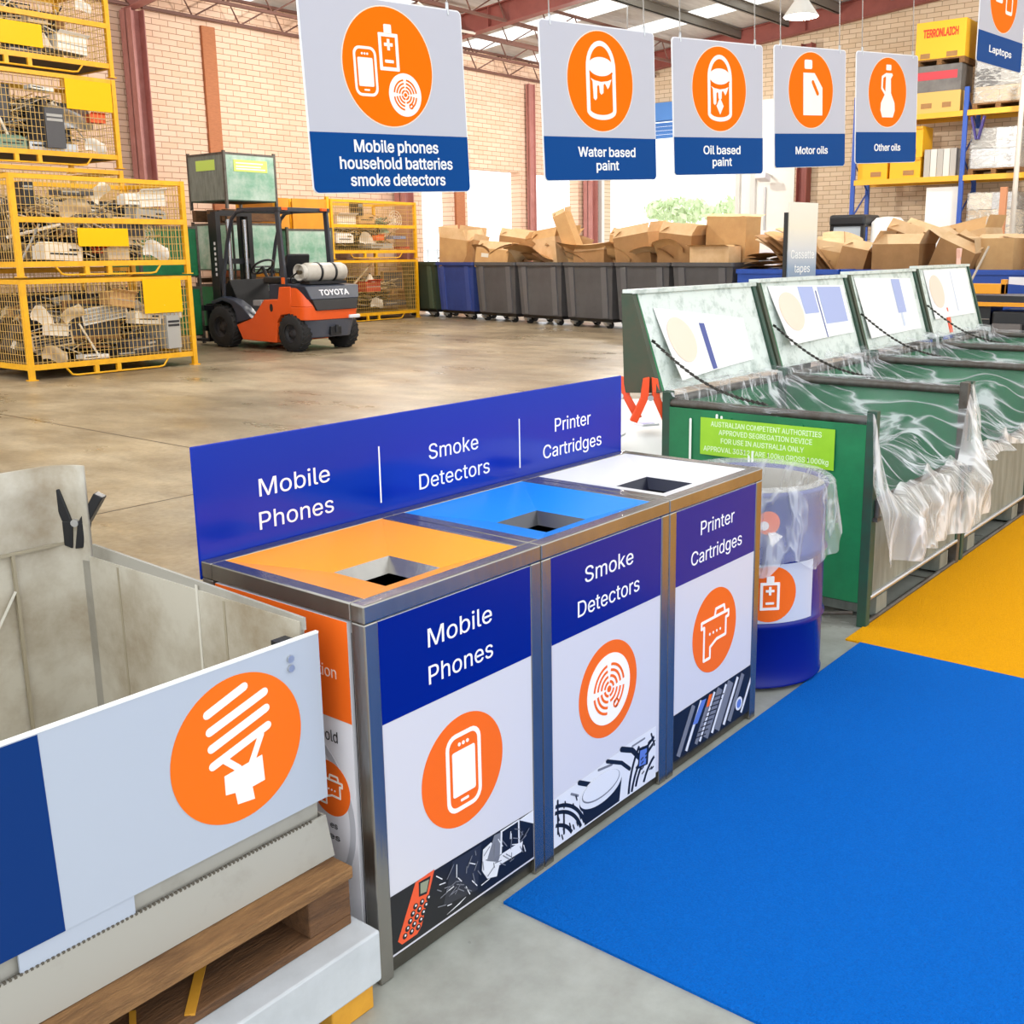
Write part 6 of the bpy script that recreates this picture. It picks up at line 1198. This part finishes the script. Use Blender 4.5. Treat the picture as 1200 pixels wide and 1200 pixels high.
tub('blue bulk tub left of the cassette sign', (13.5, 6.62, 0), R(-90)); tub('blue bulk tub right of the cassette sign', (13.5, 4.95, 0), R(-90)); tub('blue bulk tub behind the farthest skip lid', (13.5, 3.26, 0), R(-90), 1.0); tub('blue bulk tub at the right picture edge behind the machine', (13.9, 2.12, 0), R(-90), 1.5)
def box(kind, p, dims, col, e, lab, flaps=(30, 120, 60, 140), bend=.05):
    k = carton(dims, CM[col], flaps) if kind == 'carton' else flat(dims, CM[col], bend)
    o = k.build('carton' if kind == 'carton' else 'cardboard_sheet'); o.location = p; o.rotation_euler = tuple(R(a) for a in e); tag(o, lab, 'box' if kind == 'carton' else 'cardboard', 'cardboard in the blue tubs')
for j in range(8): box('flat', (14.1, 6.0-.085*j, 1.30-.02*j), (.75, .7, 0), ('tan', 'brown', 'pale')[j % 3], (6, 40+1.5*j, -92+2*j), f'leaning {("tan", "brown", "pale")[j % 3]} cardboard by the cassette sign, number {j+1} from the left of the fan', bend=.02)
box('carton', (14.2, 5.52, 1.0), (.55, .4, .36), 'tan', (8, 10, -80), 'tan carton with a green patch right of the cassette sign')
box('carton', (14.1, 5.02, .96), (.42, .42, .36), 'brown', (-12, 10, -95), 'brown carton tilted right of the cassette sign')
box('flat', (14.3, 5.3, 1.42), (.6, .5, 0), 'pale', (28, 10, -60), 'pale cardboard lid on the pile right of the cassette sign')
box('carton', (14.05, 4.28, .96), (.68, .6, .44), 'brown', (0, 0, -92), 'big brown carton with roof like flaps behind the third skip lid', (60, 120, 40, 140))
box('carton', (14.62, 4.5, 1.12), (.55, .45, .48), 'brown', (5, 18, -100), 'brown carton leaning behind the big roofed carton')
box('carton', (14.1, 3.58, .98), (.55, .55, .46), 'brown', (6, 24, -96), 'brown ribbed carton tilted behind the farthest skip lid', (170, 60, 20, 160))
box('carton', (14.15, 2.98, .96), (.48, .5, .50), 'tan', (0, 0, -92), 'tan upright carton right of the tilted ribbed one', (170, 10, 20, 160))
box('carton', (14.68, 3.45, 1.16), (.6, .5, .40), 'pale', (0, -12, -100), 'pale carton at the back between two brown ones')
box('carton', (14.5, 2.0, 1.0), (.8, .7, .42), 'brown', (0, 5, -92), 'brown carton in the tub at the right picture edge', (150, 30, 20, 160))
k = mb(WHITE); k.box(-.1, .1, -.08, .08, 0, .1); o = k.build('small_box', None, loc=(14.02, 2.0, 1.056)); tag(o, 'small white box on the tub at the right picture edge', 'box')
# ------------------------------------------------------------------ pallet racking on the end wall
t = thing('pallet_rack', 'blue and yellow pallet racking against the tan brick end wall', 'rack', (22.0, 3.75, 0))
for y in (4.70, 2.35, 0):
    for x in (0, .84): k = mb(RACKB); k.box(x, x+.06, y-.045, y+.045, 0, 4.55); k.build('upright', t, .004)
    k = mb(RACKB)
    for i in range(7): k.bar((.03 if i % 2 else .87, y, .2+.6*i), (.87 if i % 2 else .03, y, .8+.6*i), .025)
    k.build('bracing', t)
for z in (2.70, 3.98):
    for y0 in (.05, 2.40):
        for x in (-.02, .86): k = mb(RACKY); k.box(x, x+.06, y0, y0+2.26, z, z+.11); k.build('beam', t, .004)
        k = mb(mat('rack_deck', '#c9a35f', .7)); k.box(.04, .86, y0+.02, y0+2.24, z+.085, z+.11); k.build('deck', t)
k = mb(mat('barrier_blue', '#3a2f78', .5)); k.bar((.0, 2.22, 3.95), (.0, 2.10, 3.5), .06, .04); k.bar((.0, 1.96, 3.95), (.0, 2.06, 3.5), .09, .04); k.build('strap', t)
SHZ = {2: 2.812, 3: 4.092}
def goods(name, label, cat, y0, y1, z0, z1, m, x0=22.08, x1=22.82, film=False, group=None, pal=True):
    """goods as seen from the front: y1 is the left side"""
    t = thing(name, label, cat, ((x0+x1)/2, (y0+y1)/2, z0), 0, group); w = y1-y0; d = x1-x0; zz = 0
    if pal:
        for y in (-w/2, -.05, w/2-.1): k = mb(WOOD); k.box(-d/2, d/2, y, y+.1, 0, .09); k.build('pallet_bearer', t)
        k = mb(WOOD); k.box(-d/2, d/2, -w/2, w/2, .09, .12); k.build('pallet_deck', t); zz = .121
    h = z1-z0; q = random.Random(int(y0*100+z0*10))
    if film:
        n = max(2, int(h/.35)); hh = (h-zz)/n
        for i in range(n):
            for j in range(2): k = mb(EC[q.choice(['grey', 'silver', 'beige', 'dark grey', 'cream'])]); k.box(-d/2+.03, d/2-.03, -w/2+.03+j*(w/2-.03), -.005+j*(w/2-.03), zz+i*hh, zz+(i+1)*hh-.01); k.build('carton', t)
        k = mb(FILM); k.box(-d/2, d/2, -w/2, w/2, zz, h+.01); k.build('wrap_film', t, .03, 3)
    else: k = mb(m); k.box(-d/2, d/2, -w/2, w/2, zz, h); k.build('carton', t, .008)
    return t
YC = mat('carton_yellow', '#f2b92a', .6); TANB = mat('tray_tan', '#dcb264', .6)
t = thing('open_tray', 'tan open carton tray on the upper rack shelf', 'box', (22.4, 6.72, SHZ[3]))
for b in ((-.36, -.33, -.48, .48), (.33, .36, -.48, .48), (-.33, .33, -.48, -.45), (-.33, .33, .45, .48)): k = mb(TANB); k.box(*b, .02, .42); k.build('side', t)
k = mb(TANB); k.box(-.36, .36, -.48, .48, 0, .02); k.build('base', t); k = mb(CARD2)
k.box(-.37, -.36, -.3, -.12, .1, .2); k.box(-.37, -.36, .1, .32, .1, .2); k.build('hand_hole', t)
t = goods('wrapped_carton', 'grey film wrapped carton with a red band, between the tray and the yellow carton', 'box', 6.26, 7.22, SHZ[3]+.425, 5.04, mat('carton_grey', '#7d7a77', .25, c2='#5f5c5a', scale=4), film=False, pal=False)
k = mb(mat('band_red', '#c9404a', .4)); k.box(-.375, -.37, -.40, .42, .24, .40); k.build('red_band', t)
t = goods('carton', 'big yellow carton with red lettering at the top of the racking', 'box', 6.22, 7.24, 5.045, 5.90, YC)
k = mb(mat('ink_red', '#d8391f', .5)); k.M = frame((-.371, 0, .55), (0, -1, 0), (0, 0, 1)); k.text('TERRONLAICH', 0, 0, .72, .15, 0, .004, bold=.03); k.build('lettering', t)
k = mb(CARD2); k.box(-.375, -.37, -.36, -.14, .14, .24); k.build('print', t); k = mb(CARD2); k.box(-.375, -.37, .2, .4, .14, .24); k.build('print', t)
goods('wrapped_pallet', 'tall film wrapped pallet on the upper rack shelf, right bay', 'pallet', 4.98, 6.0, SHZ[3], 5.85, None, film=True)
goods('wrapped_pallet', 'film wrapped pallet on the lower rack shelf, right bay', 'pallet', 4.98, 6.0, SHZ[2], 3.72, None, film=True)
goods('wrapped_pallet', 'pale film wrapped pallet on the floor under the right bay of the racking', 'pallet', 4.98, 5.98, 0, 2.45, None, film=True)
def crate(lab, y0, y1, z, h):
    t = thing('plastic_crate', lab, 'crate', (22.4, (y0+y1)/2, z)); w = y1-y0
    for b in ((-.3, -.27, -w/2, w/2), (.27, .3, -w/2, w/2), (-.27, .27, -w/2, -w/2+.03), (-.27, .27, w/2-.03, w/2)): k = mb(mat('crate_yellow', '#f4b40f', .45)); k.box(*b, .02, h); k.build('side', t)
    k = mb(MATS['crate_yellow']); k.box(-.3, .3, -w/2, w/2, 0, .02); k.build('base', t); k = mb(mat('crate_rim', '#dd9c08', .45)); k.box(-.33, -.30, -w/2, w/2, h-.06, h); k.build('lip', t)
    k = mb(CARD2); k.box(-.31, -.305, -w*.3, w*.05, .06, .16); k.build('ticket', t)
crate('yellow plastic crate on the lower rack shelf, left of two', 7.72, 8.38, SHZ[2], .42); crate('yellow plastic crate on the lower rack shelf, right of two', 7.0, 7.66, SHZ[2], .42); crate('yellow plastic crate stacked on the others of the lower rack shelf', 6.98, 7.62, SHZ[2]+.425, .62)
for i in range(5): k = mb(mat('book_white', '#dedad2', .6) if i % 2 else mat('book_grey', '#b5b1aa', .6)); k.box(22.1, 22.7, 6.26+.135*i, 6.385+.135*i, SHZ[2], SHZ[2]+.56); tag(k.build('file_box'), f'pale upright file box on the lower rack shelf, number {5-i} from the left', 'box', 'file boxes on the lower rack shelf')
k = mb(mat('panel_bright', '#f4f3f0', .5)); k.box(22.15, 22.3, 6.18, 6.86, 0, 2.6); tag(k.build('white_panel', None, .01), 'tall white panel leaning under the left bay of the racking', 'panel')
k = mb(mat('pole_pale', '#cfc8bd', .5)); k.tube([(21.7, 4.93, 0), (21.7, 4.93, 4.6)], .05, 12); tag(k.build('pipe_post'), 'pale grey pipe post before the racking near the right picture edge', 'post')
k = mb(mat('post_pink', '#c98a63', .7)); k.box(21.2, 21.3, 4.95, 5.07, 0, 2.5); tag(k.build('timber_post'), 'brownish timber post near the right picture edge before the racking', 'post')
# dark cab hood and white drum behind the cardboard
t = thing('cab_hood', 'black framed machine hood seen above the cardboard left of the racking', 'machine', (17.2, 6.40, 0))
k = mb(BLACK); k.box(-.3, .4, -.36, .30, 1.72, 1.92); k.build('roof', t, .05, 3)
for y in (-.34, .22): k = mb(BLACK); k.box(-.28, -.2, y, y+.06, .7, 1.75); k.build('pillar', t)
k = mb(mat('cab_glass', '#aeb9c2', .1)); k.box(-.26, -.24, -.28, .22, 1.2, 1.72); k.build('window', t); k = mb(BLACK); k.box(-.3, .6, -.45, .45, 0, 1.2); k.build('body', t, .04)
k = mb(mat('drum_white', '#efeeea', .4)); k.lathe([(0, 0), (.29, 0), (.29, .6), (.30, .62), (.29, .64), (.29, 1.2), (.30, 1.22), (.29, 1.24), (.28, 1.78), (.2, 1.86), (0, 1.88)], 32); o = k.build('tank', None, loc=(17.3, 5.78, 0)); tag(o, 'white upright tank right of the black machine hood', 'tank')
# stacker machine at the right edge
t = thing('pallet_stacker', 'black and yellow pallet stacker at the right edge behind the farthest skip', 'machine', (12.4, 0, 0))
YM = mat('machine_yellow', '#f0a31a', .4)
k = mb(BLACK); k.box(-.3, .5, .9, 2.45, .08, .60); k.build('body', t, .02); k = mb(mat('machine_grey', '#6f6a68', .5)); k.box(-.42, -.30, 2.05, 2.45, .25, .33); k.box(-.38, -.30, 2.10, 2.42, .36, .46); k.build('step', t)
k = mb(YM); k.box(-.3, -.2, 2.32, 2.98, .80, .92); k.box(-.3, -.2, 2.32, 2.38, .80, .97); k.build('upper_beam', t, .008); k = mb(YM); k.box(-.32, -.22, .9, 2.92, .655, .705); k.build('long_beam', t, .006)
k = mb(BLACK); k.box(-.3, .4, .9, 2.95, .71, .78); k.build('deck', t); k = mb(BLACK); k.box(-.2, .3, 2.5, 2.9, .06, .65); k.build('mast_foot', t)
for y in (1.2, 2.7): k = mb(RUB); k.cyl((-.2, y, .075), (.3, y, .075), .075, 18); k.build('roller', t)
for z in (.2, .35, .5): k = mb(mat('wire_grey', '#8f8a84', .4, .5)); k.tube([(-.22, 2.5, z), (-.24, 2.9, z)], .008, 6); k.build('guard_wire', t)
k = mb(WHITE); k.hexa([(-.34, 1.75, .88), (-.28, 1.75, .88), (-.28, 2.28, .92), (-.34, 2.28, .92), (-.34, 1.75, .99), (-.28, 1.75, .99), (-.28, 2.28, 1.0), (-.34, 2.28, 1.0)]); k.box(-.33, -.29, 1.9, 1.98, .78, .9); k.build('handle', t)
k = mb(mat('rod_pale', '#b9a995', .5)); k.tube([(11.9, 2.95, .30), (12.9, 2.78, 1.35)], .014, 8); tag(k.build('steel_rod'), 'thin pale rod leaning diagonally on the stacker machine', 'rod')
